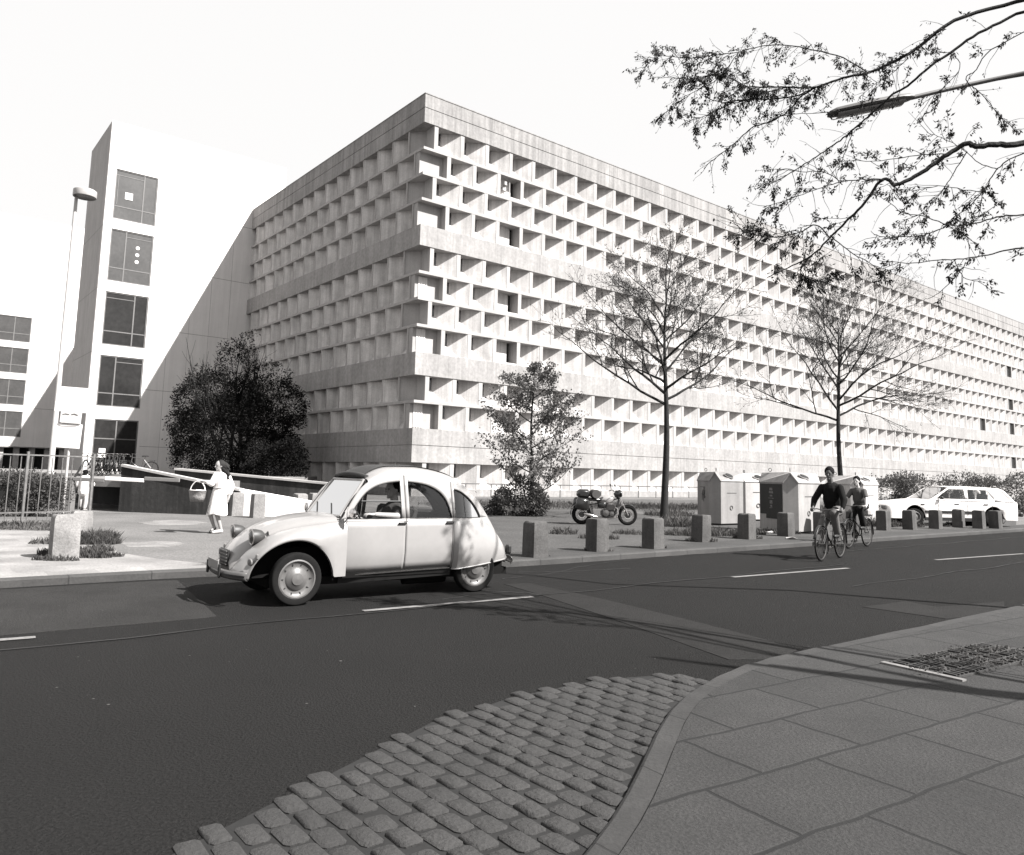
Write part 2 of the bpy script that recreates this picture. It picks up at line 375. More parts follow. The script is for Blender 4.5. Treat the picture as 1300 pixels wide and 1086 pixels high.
# ================================================================== the library
CB = Vector((-5.79, 47.91, 0))
lib = thing('library_building', 'huge raw concrete building with a honeycomb grid of small deep windows on both fronts', 'building', CB, ROTB)
LEN, DEP = 124.0, 30.35
M_dark = mat('dark_interior', .02, .9, .1, 1, 5)
M_glassw = glass('window_glass', .03)
M_panel = mat('concrete_panel', .50, .9, .14, 1.2, 12, bump=.15, streak=.26)
M_beam = mat('concrete_beam', .29, .9, .08, .9, 12, bump=.12, streak=.10)
groups = [(24.24, 17.38, 4), (16.01, 9.11, 4), (7.66, 4.31, 2), (2.19, .55, 1)]
MB().box(1.0, 1.0, .1, LEN-.2, DEP-.1, 24.3).build('core', M_dark, lib)
pb = MB()
for z0, z1, e in ((24.24, 25.22, .04), (25.22, 25.27, .0), (25.27, 26.18, .04), (26.18, 26.24, .07)):
    pb.add([( -e, -e, z0), (LEN, -e, z0), (LEN, .5, z0), (.5, .5, z0), (.5, DEP, z0), (-e, DEP, z0),
            (-e, -e, z1), (LEN, -e, z1), (LEN, .5, z1), (.5, .5, z1), (.5, DEP, z1), (-e, DEP, z1)],
           [(5,4,3,2,1,0), (6,7,8,9,10,11), (0,1,7,6), (1,2,8,7), (2,3,9,8), (3,4,10,9), (4,5,11,10), (5,0,6,11)])
pb.build('parapet', M_par, lib)
MB().box(.5, .5, 24.24, LEN, DEP, 24.5).build('roof', mat('roof_gravel', .2, .9, .2), lib)
def band(z0, z1, e=.04): return MB().box(-e, -e, z0, LEN, DEP, z1)
band(16.01, 17.38).build('spandrel_band', M_conc, lib)
band(7.66, 9.11).build('spandrel_band', M_conc, lib)
bb = MB().box(-.04, -.04, 2.19, LEN, DEP, 3.24).box(0, 0, 3.24, LEN, DEP, 3.28).box(-.04, -.04, 3.28, LEN, DEP, 4.31)
bb.build('spandrel_band', M_conc, lib)
MB().box(-.02, -.02, -.2, LEN, DEP, .55).build('plinth', M_conc, lib)
MB().box(LEN-.3, 0, 0, LEN+.2, DEP, 24.24).build('end_wall', M_conc, lib)
slab = MB(); pier = MB()
cells_R = []; cells_L = []   # (row, s0, s1, z0, z1)
row = 0
for zt, zb, n in groups:
    ph = (zt-zb)/n
    for k in range(n):
        row += 1
        z1 = zt-k*ph-(.09 if k else 0); z0 = zt-(k+1)*ph+(.09 if k < n-1 else 0)
        if k < n-1: slab.box(0, 0, z0-.18, LEN, DEP, z0)
        odd = row % 2 == 1
        s = .79 if odd else 1.87
        first = s
        while s < LEN-3:
            pier.box(s, .012, z0, s+.30, 1.0, z1)
            cells_R.append((row, s+.30, s+2.11, z0, z1)); s += 2.11
        t = 1.88 if odd else 1.02
        tf = t
        while t < DEP-.3:
            pier.box(.012, t, z0, 1.0, t+.15, z1)
            if t+2.1 < DEP+.9: cells_L.append((row, t+.15, min(t+2.1, DEP), z0, z1))
            t += 2.1
        # the open corner bay, shared by both fronts
        if odd:
            pier.add([(.95, 1.0, z0), (.12, tf+.02, z0), (.3, tf+.14, z0), (1.0, 1.3, z0), (.95, 1.0, z1), (.12, tf+.02, z1), (.3, tf+.14, z1), (1.0, 1.3, z1)],
                     [(3,2,1,0), (4,5,6,7), (0,1,5,4), (1,2,6,5), (2,3,7,6), (3,0,4,7)])
        else:
            pier.box(.06, .55, z0, first+.02, 1.02, z1)
slab.add(pier.v, pier.f); slab.build('facade_grid', M_beam, lib, fix=False)
# one window bay: a splayed panel, a sloped sill and a narrow pane deep inside
def bay_geo(w_, h, right=True, open_=False):
    P_, W_, Fm = MB(), MB(), MB()
    a, d = w_*.40, .84
    def T(q): return (q[0], q[1], q[2]) if right else (q[1], q[0], q[2])
    def put(mb, vs_, fs): mb.add([T(q) for q in vs_], fs)
    bx = [(3,2,1,0), (4,5,6,7), (0,1,5,4), (1,2,6,5), (2,3,7,6), (3,0,4,7)]
    def box(mb, x0, y0, z0, x1, y1, z1): put(mb, [(x0,y0,z0),(x1,y0,z0),(x1,y1,z0),(x0,y1,z0),(x0,y0,z1),(x1,y0,z1),(x1,y1,z1),(x0,y1,z1)], bx)
    e = .004
    if open_ == 2:
        box(P_, e, .30, e, .12, d, h-e); box(W_, .12, .25, e, w_-e, .30, h-e)
    elif not open_:
        pl = [(w_-e, .03), (w_-e, 1.1), (a, 1.1), (a, d)]
        put(P_, [(x, y, e) for x, y in pl]+[(x, y, h-e) for x, y in pl], bx)
        u1 = w_-(w_-a)*(.36-.03)/(d-.03)
        put(P_, [(e, .36, e), (u1, .36, e), (a, d+.02, e), (e, d+.02, e), (e, .36, .03), (u1, .36, .03), (a, d+.02, .80), (e, d+.02, .80)], bx)
        put(P_, [(e, .03, e), (w_-.01, .03, e), (u1, .36, e), (e, .36, e), (e, .03, .02), (w_-.01, .03, .02), (u1, .36, .03), (e, .36, .03)], bx)
        box(W_, e, d+.03, .78, a, d+.06, h-e)
    else:
        box(P_, e, .03, e, w_-e, d, .12)
        box(P_, e, d-.12, e, w_*.80, d+.16, h-e)
        box(W_, w_*.80, d+.1, .1, w_-e, d+.13, h-e)
    return P_, W_
allb = []
fw = _f
for kind_, lst in (('R', cells_R), ('L', cells_L)):
    for (row, s0, s1, z0, z1) in lst:
        loc = Vector((s0, 0, z0)) if kind_ == 'R' else Vector((0, s0, z0))
        wp = CB+(dR*s0 if kind_ == 'R' else dL*s0)+Vector((0, 0, z0))
        Z = (wp-CAM).dot(_f); q = wp-CAM; px = CX+FPX*q.dot(_R)/Z
        w_ = s1-s0
        idx = round((s0-(1.09 if row % 2 else 2.17))/2.11) if kind_ == 'R' else -1
        op = kind_ == 'R' and row % 2 == 0 and (idx == 2 or (row in (4, 6, 8, 10) and idx == 46) or (row == 8 and idx == 41))
        if op and idx > 40: op = 2
        # face area in the picture
        vis = (1/Z**2)*(1.3 if kind_ == 'R' else 1.0)
        allb.append((vis, kind_, row, loc, w_, z1-z0, op))
allb.sort(key=lambda q: -q[0])
cache = {}
RP, RW = MB(), MB()
for i, (vis, kind_, row, loc, w_, h, op) in enumerate(allb):
    key = (kind_, round(w_, 2), round(h, 2), op)
    if i < 100:
        if key not in cache:
            p_, q_ = bay_geo(w_, h, kind_ == 'R', op)
            o1 = p_.build('window_bay', M_panel); me1 = o1.data; bpy.data.objects.remove(o1)
            me2 = q_.mesh('window_pane', M_glassw)
            cache[key] = (me1, me2)
        o = link('window_bay', cache[key][0], lib); o.location = loc
        if op == True: o['label'] = 'deep open window bay with a curtain and no splayed panel'
        link('window_pane', cache[key][1], o)
    else:
        p_, q_ = bay_geo(w_, h, kind_ == 'R', op)
        RP.add([v+loc for v in p_.v], p_.f); RW.add([v+loc for v in q_.v], q_.f)
n1 = len(RP.f); RP.add(RW.v, RW.f)
o = RP.build('window_bay', [M_panel, M_glassw], lib, fix=False)
o.data.polygons.foreach_set('material_index', [0]*n1+[1]*(len(RP.f)-n1)); o['kind'] = 'stuff'
bm = bmesh.new(); bm.from_mesh(o.data); bmesh.ops.recalc_face_normals(bm, faces=bm.faces); bm.to_mesh(o.data); bm.free()
# curtains / blinds in the corner bays
M_cloth = mat('curtain_cloth', .5, .9, .1, 2, 20, space='object')
for row, (z0, z1) in {6: (12.6, 14.1), 8: (9.2, 10.7), 10: (4.4, 5.9)}.items():
    cs = [[(.3+i*.04, .52-.02*math.sin(i*1.3), z0), (.3+i*.04, .52-.02*math.sin(i*1.3), z1)] for i in range(18)]
    MB().grid(cs).build('curtain', M_cloth, lib)
dr = MB().cyl((30.6, -.12, 24.75), (30.6, .1, 24.75), .11, 10); dr.build('roof_drain', M_dark, lib)
# metal flue box in one upper bay
fl = MB().cbox((6.9, .45, 21.55), (.35, .5, .35), bev=.05).cyl((6.9, .2, 21.8), (6.9, .2, 22.05), .16).cyl((7.4, .3, 21.0), (7.4, .3, 22.4), .04)
fl.build('vent_box', mat('grey_metal', .3, .5, .1, 3, 10, metal=.3), lib)
# ================================================================== stair tower
tower = thing('stair_tower', 'tall white stair tower, four big windows stacked over its glass door', 'tower', CB, ROTB)
TX, TY, TD, TH = -12.72, DEP+.05, 8.63, 31.2
def hit(px, py, yloc):
    """local (x, z) on the plane y = yloc of the building frame"""
    d = ray(px, py); P0 = CB+dL*yloc; t = (P0-CAM).dot(dL)/d.dot(dL); q = CAM+d*t-CB
    return q.dot(dR), q.z
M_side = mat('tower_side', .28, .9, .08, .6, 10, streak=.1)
wins = [((147.9, 214), (197, 288)), ((139.8, 289.5), (188.4, 364)), ((134.3, 369.4), (182.9, 443)), ((128.7, 450.5), (177.3, 519)), ((121, 531.5), (174.5, 590))]
rects = []
for (a, b_) in wins:
    x0, z1 = hit(a[0], a[1], TY); x1, z0 = hit(b_[0], b_[1], TY)
    rects.append([x0, x1, z0, z1])
wx0 = sum(r[0] for r in rects)/5; wx1 = sum(r[1] for r in rects)/5
for r in rects: r[0] = wx0; r[1] = wx1
rects[4][2] = 1.2
# front wall as strips round the openings
fwl = MB()
fwl.box(TX, TY, 0, wx0, TY+.35, TH); fwl.box(wx1, TY, 0, 3, TY+.35, TH)
zz = TH
for r in rects:
    fwl.box(wx0, TY, r[3], wx1, TY+.35, zz); zz = r[2]
fwl.build('front_wall', M_white, tower)
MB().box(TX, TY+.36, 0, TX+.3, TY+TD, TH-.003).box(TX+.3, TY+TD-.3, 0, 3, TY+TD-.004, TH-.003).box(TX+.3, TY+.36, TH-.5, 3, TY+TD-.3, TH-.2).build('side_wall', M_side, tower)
MB().box(TX+.4, TY+1.2, .1, 3, TY+TD-.4, TH-1).build('interior', mat('stair_interior', .10, .9), tower)
jl = MB()
for z in [(rects[i][2]+rects[i][3])/2-.5 for i in range(4)]+[3.2]:
    jl.box(wx1+.2, TY-.004, z, 3, TY+.01, z+.035)
for i in range(3):
    z = rects[i+1][3]+.2
    jl.box(TX-.004, TY+.02, z, TX+.01, TY+TD, z+.05)
for i in range(1, 5): jl.box(wx1+i*1.75, TY-.003, 0, wx1+i*1.75+.02, TY+.01, 29)
jl.build('wall_joints', mat('joint', .16, .9), tower)
M_wframe = mat('window_frame', .11, .6, .1, 2, 10)
M_gl2 = mat('stair_glass', .018, .25, .3, .5, 3, spec=.35)
for i, (x0, x1, z0, z1) in enumerate(rects):
    nm = 'window' if i < 4 else 'entrance_door'
    f = MB(); e = .1
    y0, y1 = TY+.06, TY+.16
    f.box(x0, y0, z0, x0+e, y1, z1).box(x1-e, y0, z0, x1, y1, z1).box(x0+e, y0, z0, x1-e, y1, z0+e).box(x0+e, y0, z1-e, x1-e, y1, z1)
    mx = x0+(x1-x0)*(.68 if i in (0, 2) else (.36 if i in (1, 3) else .5))
    f.box(mx-.05, y0+.01, z0+e, mx+.05, y1-.01, z1-e)
    tz = z0+(z1-z0)*(.25 if i < 4 else .6)
    f.box(x0+e, y0+.02, tz, mx-.05, y1-.02, tz+.09); f.box(mx+.05, y0+.02, tz, x1-e, y1-.02, tz+.09)
    if i < 4:
        tz = z1-(z1-z0)*.12
        a_, b_ = (x0+e, mx-.05) if i in (0, 2) else (mx+.05, x1-e)
        f.box(a_, y0+.02, tz, b_, y1-.02, tz+.06)
        if i in (0,): f.box(a_+.12, y0+.02, tz-2.6, a_+.17, y1-.02, tz)
    fo = f.build(nm, M_wframe, tower)
    MB().box(x0+e, TY+.1, z0+e, x1-e, TY+.115, z1-e).build('pane', mat('upper_pane', .045, .4, .2, .6, 4) if i < 2 else M_gl2, fo)
    if i == 0:
        MB().cbox(((x0+mx)/2, TY+.07, (z0+z1)/2), (.62, .02, .62)).build('paper_notice', M_white, fo)
    if i == 1:
        pm_ = MB()
        for q in range(3): pm_.lathe((mx+(x1-mx)*.45, TY+.09, z1-1.3-q*.62), (0, -1, 0), [(.0, .01), (.16, .01), (.16, 0)], 12)
        pm_.build('paper_cutouts', M_white, fo)
    if i in (2, 3):
        MB().box(x0+e, TY+.12, tz-1.1, x1-e, TY+.125, tz-.2).build('sill_panel', mat('inner_sill', .2, .8), fo)
    if i == 4:
        MB().cbox((x0+(mx-x0)*.45, TY+.05, z0+1.55), (.5, .02, .38)).cbox((x0+(mx-x0)*.45, TY+.05, z0+1.1), (.7, .02, .3)).build('door_notice', M_white, fo)
# ================================================================== far wing on the left
wing = thing('far_wing', 'white wing left of the stair tower, its lower windows half out of frame', 'building', CB, ROTB)
WY = TY+TD+28
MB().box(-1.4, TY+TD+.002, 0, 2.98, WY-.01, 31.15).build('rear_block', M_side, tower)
_, zb_ = hit(45, 568, WY)
ww = [((0, 397), (38, 436)), ((0, 436), (34.3, 474)), ((0, 477), (29.5, 514)), ((0, 518), (26, 555))]
xr = sum(hit(b_[0], b_[1], WY)[0] for _, b_ in ww)/4
wh = hit(36, 436, WY)[1]
zs = [(hit(36, 403.5, WY)[1], hit(36, 436, WY)[1]), (hit(33, 442, WY)[1], hit(32, 474, WY)[1]), (hit(29, 482, WY)[1], hit(28.6, 514, WY)[1]), (hit(25, 522.7, WY)[1], hit(24, 555, WY)[1])]
ph = (zs[0][0]-zs[3][0])/3; hh = sum(a-b_ for a, b_ in zs)/4
zt0 = zs[0][0]; wr = []
for i in range(-1, 4): wr.append((zt0-i*ph-hh, zt0-i*ph))
wr = wr[1:]
xl = xr-5.2
wm = MB(); wm.box(xr, WY, zb_, 5, WY+.35, 31.3).box(xl-30, WY, zb_, xl, WY+.35, 31.3)
zz = 31.3
for z0, z1 in wr: wm.box(xl, WY, z1, xr, WY+.35, zz); zz = z0
wm.box(xl, WY, zb_, xr, WY+.35, zz)
wm.box(xl-30, WY+.36, zb_+.2, 5, WY+12, 31.1)
wm.build('wall', M_white, wing)
MB().box(xl-30, WY+1.5, 0, 4.8, WY+11.9, zb_+.2).build('ground_floor', M_dark, wing)
cm = MB()
for i in range(20):
    x = TX+4-i*1.6; cm.box(x, WY+.5, 0, x+.6, WY+1.1, zb_+.05)
cm.build('columns', mat('column_concrete', .3, .9), wing)
jm = MB(); jm.box(xr+.5, WY-.004, zb_+4.6, 4, WY+.01, zb_+4.64); jm.box(xl, WY-.02, zb_-.12, 4, WY+.3, zb_-.003); jm.build('wall_joints', MATS['joint'], wing)
for z0, z1 in wr:
    f = MB(); e = .1; y0, y1 = WY+.06, WY+.16
    f.box(xl, y0, z0, xl+e, y1, z1).box(xr-e, y0, z0, xr, y1, z1).box(xl+e, y0, z0, xr-e, y1, z0+e).box(xl+e, y0, z1-e, xr-e, y1, z1)
    mx = xr-1.7; f.box(mx-.05, y0+.01, z0+e, mx+.05, y1-.01, z1-e).box(xl+e, y0+.02, z0+.95, mx-.05, y1-.02, z0+1.04).box(mx+.05, y0+.02, z0+.95, xr-e, y1-.02, z0+1.04)
    fo = f.build('window', M_wframe, wing); MB().box(xl+e, WY+.1, z0+e, xr-e, WY+.115, z1-e).build('pane', MATS['upper_pane'], fo)
# ================================================================== terrace, ramp walls
P1, P2, P3 = G(150, 650), G(262, 654), G(445, 659)
TZ = 1.1
tp = [P1+Vector((0, .25, 0)), G(262, 654)+Vector((0, 1.2, 0)), Vector((-9.3, 27, 0)), Vector((-14, 58, 0)), Vector((-60, 62, 0)), Vector((-60, 40, 0)), G(60, 640)+Vector((0, 10, 0)), P1+Vector((-3.4, 1.2, 0))]
M_terr = mat('terrace_paving', .16, .9, .15)
flat('terrace', [xy(p) for p in tp], TZ-.25, TZ, M_terr)
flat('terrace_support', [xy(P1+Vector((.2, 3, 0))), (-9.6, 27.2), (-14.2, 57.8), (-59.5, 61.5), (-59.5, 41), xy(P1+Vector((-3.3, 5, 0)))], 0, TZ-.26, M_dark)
M_darkwall = mat('dark_streaked_wall', .034, .95, .3, 1.2, 9, bump=.4, streak=.5)  # very dark base colour with downward streaks
def slope_wall(name, pts, th, m_, label, cat, cap=None):
    """pts: (x, y, ztop); wall with sloping top"""
    r = MB(); a, b_ = [], []
    cs = []
    n = (Vector(pts[-1][:2])-Vector(pts[0][:2])).normalized(); n = Vector((-n.y, n.x))*th
    for x, y, z in pts: cs.append([(x, y, -.1), (x, y, z), (x+n.x, y+n.y, z), (x+n.x, y+n.y, -.1)])
    r.grid(cs); r.add(cs[0], [(0, 1, 2, 3)]); r.add(cs[-1], [(3, 2, 1, 0)])
    if cap:
        root = thing(name, label, cat, (0, 0, 0)); r.build('wall_face', m_, root)
        c = MB(); cs = []
        k = n*(.06/th)
        for x, y, z in pts: cs.append([(x-k.x, y-k.y, z+.003), (x-k.x, y-k.y, z+.075), (x+n.x+k.x, y+n.y+k.y, z+.075), (x+n.x+k.x, y+n.y+k.y, z+.003), (x-k.x, y-k.y, z+.003)])
        c.grid(cs); c.add(cs[0][:4], [(0, 1, 2, 3)]); c.add(cs[-1][:4], [(3, 2, 1, 0)])
        c.build('coping', cap, root); return root
    return tag(r.build(name, m_), label, cat)
def tz(px, py, Z): return at(px, py, Z).z
a = P1; b_ = G(303, 655)
zA = 1.50; zB = .84
slope_wall('ramp_wall', [(a.x, a.y, zA), (P2.x, P2.y, 1.03), (b_.x, b_.y, zB)], .2, M_darkwall, 'low dark streaked concrete ramp wall behind the walking woman, with a pale coping', 'wall', cap=M_conc_plain)
c = P3
slope_wall('white_low_wall', [(b_.x+.01, b_.y, zB+.07), (c.x, c.y, .42)], .22, mat('bright_wall_white', .80, .8, .05, 2, 20), 'bright white low wall tapering down towards the car bonnet', 'wall')  # low wall continuing the dark one in a plain, very bright white
q0, q1 = at(222, 597, 27.8), at(452, 619, 26.8)
slope_wall('retaining_wall', [(q0.x, q0.y, 1.42), (q1.x, q1.y, .98)], .25, M_darkwall, 'dark streaked concrete retaining wall under the big dark tree', 'wall', cap=M_conc_plain)
# railing and posts in front of the sunny facade
rl = thing('facade_railing', 'thin dark metal railing along the foot of the sunny concrete front', 'railing', CB, ROTB)
M_iron = mat('dark_iron', .035, .6, .2, 4, 20)
r_ = MB(); r_.cyl((-1, -1.5, .95), (75, -1.5, .95), .035, 6)
r_.build('top_rail', M_iron, rl)
for i in range(38): MB().cyl((-.9+i*2.0, -1.5, .05), (-.9+i*2.0, -1.5, .95), .03, 6).build('post', M_iron, rl)
# ================================================================== vegetation
M_bark = mat('bark', .014, .95, .3, 6, 40, bump=.5)
M_bark2 = mat('pale_bark', .07, .95, .3, 6, 40, bump=.5)
def leafmat(name, v, var=.5, tr=.25):
    m = mat(name, v, .75, var, 1.3, 7, spec=.1); t = m.node_tree; b = t.nodes['Principled BSDF']; o = t.nodes['Material Output']
    td = t.nodes.new('ShaderNodeBsdfTranslucent'); td.inputs[0].default_value = tint(v*1.3); mx = t.nodes.new('ShaderNodeMixShader'); mx.inputs[0].default_value = tr
    t.links.new(b.outputs[0], mx.inputs[1]); t.links.new(td.outputs[0], mx.inputs[2]); t.links.new(mx.outputs[0], o.inputs['Surface']); return m
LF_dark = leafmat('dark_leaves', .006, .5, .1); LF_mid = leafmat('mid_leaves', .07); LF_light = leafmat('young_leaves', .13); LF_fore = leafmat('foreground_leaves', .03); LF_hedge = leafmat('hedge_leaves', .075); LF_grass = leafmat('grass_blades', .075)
rnd = random.Random(11)
def rv(s=1.): 
    while True:
        v = Vector((rnd.uniform(-1, 1), rnd.uniform(-1, 1), rnd.uniform(-1, 1)))
        if .05 < v.length < 1: return v*s
def leaf(mb, p, L, W, d=None, flatz=.5):
    d = (d or rv()).normalized(); n = rv(); n.z += flatz; s = d.cross(n)
    if s.length < 1e-4: return
    s.normalize(); s *= W/2; e = d*L
    o = len(mb.v); mb.v += [p, p+e*.5+s, p+e, p+e*.5-s]; mb.f.append((o, o+1, o+2, o+3))
def grow(mb, p, d, ln, r, depth, tips, spread=.6, up=.15, nch=3, seg=5, wob=.12, minr=.004, taper=.55, kids=(.35, 1.), sides=6, lenf=.68):
    pts = [p]; rad = [r]; dd = d.normalized()
    for i in range(seg):
        dd = (dd+rv(wob)+Vector((0, 0, up*.25))).normalized(); pts.append(pts[-1]+dd*(ln/seg)); rad.append(max(minr, r*(1-(1-taper)*(i+1)/seg)))
    mb.tube(pts, rad, max(3, sides), cap=False)
    if depth == 0:
        tips.append((pts, dd)); return
    for k in range(nch):
        t = kids[0]+(kids[1]-kids[0])*(k+rnd.uniform(.2, .9))/nch; i = min(int(t*seg), seg-1); q = pts[i].lerp(pts[i+1], t*seg-i)
        a = rnd.uniform(0, 2*PI); u = dd.orthogonal().normalized(); v = dd.cross(u); side = u*math.cos(a)+v*math.sin(a)
        nd_ = (dd*(1-spread*.4)+side*spread*rnd.uniform(.7, 1.2)+Vector((0, 0, up))).normalized()
        grow(mb, q, nd_, ln*lenf*rnd.uniform(.75, 1.15), rad[i]*.6, depth-1, tips, spread, up, nch, seg, wob, minr, taper, kids, sides-1, lenf)
    grow(mb, pts[-1], dd, ln*lenf, rad[-1]*.9, depth-1, tips, spread, up, nch, seg, wob, minr, taper, kids, sides-1, lenf)
def budding_tree(name, label, loc, H, fork, width, seed, lean=0., group=None):
    global rnd
    rnd = random.Random(seed)
    t = thing(name, label, 'tree', loc, 0, group); mb = MB(); tips = []
    # trunk, slightly crooked
    r0 = .135; pts = []; rad = []
    for i in range(13):
        f = i/12; pts.append(Vector((lean*f+.05*math.sin(f*7+seed), .04*math.sin(f*5), H*.74*f))); rad.append(r0*(1-f)**.8*.9+.02 if i else r0*1.25)
    mb.tube(pts, rad, 8, cap=False)
    nlim = 17
    for k in range(nlim):
        f = fork/(H*.74)+(1-fork/(H*.74))*(k/nlim)**1.05; i = min(int(f*12), 11); q = pts[i].lerp(pts[i+1], f*12-i)
        a = k*2.4+seed+rnd.uniform(-.3, .3); el = .45+.65*(k/nlim)+rnd.uniform(-.1, .15)
        if k < 4: el = .42; a = (math.pi, 0.2, 3.9, 5.4)[k]+rnd.uniform(-.2, .2)
        d = Vector((math.cos(a)*math.cos(el), math.sin(a)*math.cos(el), math.sin(el)))
        ln = width*.5*(.66-.24*(k/nlim))*rnd.uniform(.85, 1.15)
        grow(mb, q, d, ln, max(.03, rad[i]*.62), 3, tips, .66, .06, 4, 6, .20, .0055, .5, kids=(.22, 1.), sides=6, lenf=.56)
    mb.build('trunk', M_bark, t, smooth=True, fix=False)
    lf = MB()
    for ps, d in tips:
        for _ in range(2):
            q = ps[rnd.randrange(1, len(ps))]+rv(.05)
            for _ in range(2): leaf(lf, q+rv(.07), rnd.uniform(.05, .11), .035)
    lf.build('crown', LF_mid, t, fix=False)
    return t
budding_tree('street_tree', 'bare tree with budding twigs rising just left of the grey recycling container', (5.74, 27.79, .1), 10.4, 4.1, 8.2, 5, group='bare trees along the facade')
budding_tree('street_tree', 'bare tree with budding twigs rising behind the dark-jumpered cyclist', (15.35, 35.5, .1), 11.6, 4.3, 9.6, 8, group='bare trees along the facade')
def clump_points(clumps, n, shell=.55):
    tot = sum(c[1][0]*c[1][1]*c[1][2] for c in clumps)
    for c, r in clumps:
        k = int(n*r[0]*r[1]*r[2]/tot)
        for _ in range(k):
            v = rv(); v = v.normalized()*(v.length**.45)
            yield Vector(c)+Vector((v.x*r[0], v.y*r[1], v.z*r[2])), v
def leafy(parent, name, clumps, n, L, W, m_, rag=.25):
    lf = MB()
    for p, v in clump_points(clumps, n):
        q = p+rv(rag*.5)
        nn = noise.noise(q*1.1+Vector((parent.location.x if parent else 0, 3, 7)))
        if nn < -.12: continue
        leaf(lf, q, L*rnd.uniform(.6, 1.3), W*rnd.uniform(.6, 1.2), (v+rv(.9)))
    return lf.build(name, m_, parent, fix=False)
# big dark tree in the shade of the building
rnd = random.Random(3)
DT = at(296, 608, 55); DT.z = 1.0
t = thing('dark_tree', 'big dense dark tree in the shade beside the left front of the concrete building', 'tree', tuple(DT))
mb = MB(); tips = []
for k in range(5): grow(mb, Vector((rnd.uniform(-.5, .5), rnd.uniform(-.5, .5), 0)), Vector((rnd.uniform(-.5, .5), rnd.uniform(-.4, .4), 1)), 4.2, .16, 3, tips, .6, .2, 3, 5)
mb.build('trunk', M_bark, t, smooth=True, fix=False)
cl = [((0, 0, 3.0), (4.4, 3.6, 3.0)), ((-1.4, 0, 5.2), (3.2, 2.6, 2.2)), ((2.2, -.3, 4.8), (2.9, 2.4, 2.4)), ((-.2, 0, 8.0), (1.5, 1.5, 1.6)), ((.3, 0, 9.3), (.8, .8, 1.0)), ((-2.7, 0, 6.9), (1.1, 1.1, .9)), ((2.8, 0, 7.3), (1.0, 1.0, .8)), ((-3.7, 0, 3.3), (1.2, 1.5, 2.0)), ((.9, 0, 10.0), (.25, .3, .7)), ((-1.1, 0, 9.4), (.5, .5, .5)), ((1.2, 0, 8.2), (1.1, .6, .35)), ((-2.2, .3, 1.2), (2.4, 2.0, 1.7)), ((2.6, 0, 1.4), (2.6, 2, 1.8))]
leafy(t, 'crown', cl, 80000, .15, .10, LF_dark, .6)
BT = at(358, 612, 49); BT.z = .6
t = thing('dark_bush', 'dark rounded bush between the big dark tree and the concrete building', 'bush', tuple(BT))
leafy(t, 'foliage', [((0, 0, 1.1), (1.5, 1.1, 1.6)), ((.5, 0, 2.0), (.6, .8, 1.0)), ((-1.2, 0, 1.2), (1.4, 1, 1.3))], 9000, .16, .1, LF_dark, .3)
mb = MB(); tips = []
for k in range(4): grow(mb, Vector((0, 0, -.5)), Vector((rnd.uniform(-.6, .6), rnd.uniform(-.4, .4), 1)), 1.0, .05, 2, tips)
mb.build('stem', M_bark, t, fix=False)
# airy young leafy tree in front of the corner
rnd = random.Random(21)
t = thing('leafy_tree', 'airy young leafy tree standing right of the passing white car', 'tree', (.95, 28.2, .1))
mb = MB(); tips = []
pts = [Vector((.04*math.sin(i), 0, 5.3*i/8)) for i in range(9)]; mb.tube(pts, [.08-.008*i for i in range(9)], 7, cap=False)
for k in range(20):
    f = .12+.85*k/20; q = Vector((0, 0, 5.3*f)); a = k*2.4; w_ = (1.9 if f < .5 else 1.9-2.4*(f-.5))
    grow(mb, q, Vector((math.cos(a), math.sin(a), .45)), w_*.62, .028, 2, tips, .7, .1, 3, 4)
mb.build('trunk', M_bark, t, smooth=True, fix=False)
lf = MB()
for ps, d in tips:
    for _ in range(24):
        q = ps[rnd.randrange(0, len(ps))]+rv(.17); leaf(lf, q, rnd.uniform(.07, .15), .07)
lf.build('crown', LF_light, t, fix=False)
t = thing('shrub', 'low dense shrub at the foot of the airy young tree', 'shrub', (.35, 28.0, .1))
leafy(t, 'foliage', [((0, 0, .7), (1.0, .8, .7)), ((-.7, 0, .5), (.6, .5, .5)), ((.7, 0, .45), (.5, .5, .45))], 9000, .11, .07, LF_mid, .3)
mb = MB(); tips = []
for k in range(6): grow(mb, Vector((0, 0, 0)), Vector((rnd.uniform(-.8, .8), rnd.uniform(-.5, .5), 1)), .6, .02, 1, tips)
mb.build('stem', M_bark, t, fix=False)
# lawn strip at the foot of the facade
lw = [G(560, 633), G(735, 633.5), G(1040, 637), G(1400, 645), G(1400, 652), G(1040, 655), G(860, 657), G(735, 646), G(600, 648)]
flat('lawn', [xy(p) for p in lw], .05, .106, mat('lawn_soil', .06, .95, .4, 1.2, 20, bump=.4))
def tufts(name, label, regions, m_, seed):
    """regions: (px, py, spread x, spread y, n, h)"""
    r = random.Random(seed); mb = MB()
    for px, py, sx, sy, n, h in regions:
        c = G(px, py)
        for _ in range(n):
            a = r.uniform(0, 2*PI); q = r.random()**.6
            p = Vector((c.x+math.cos(a)*q*sx, c.y+math.sin(a)*q*sy, c.z))
            d = Vector((r.uniform(-.5, .5), r.uniform(-.5, .5), 1)).normalized(); hh = h*r.choice((.35, .5, .7, 1, 1.35))*r.uniform(.6, 1.1)*(1-.35*q); s = Vector((r.uniform(-1, 1), r.uniform(-1, 1), 0)).normalized()*r.uniform(.006, .016)
            b2 = d*hh+Vector((d.x, d.y, 0))*hh*.5
            o = len(mb.v); mb.v += [p-s, p+s, p+d*hh*.55+s*.8, p+b2, p+d*hh*.55-s*.8]; mb.f.append((o, o+1, o+2, o+3, o+4))
    return tag(mb.build(name, m_, fix=False), label, 'grass', kind='stuff')
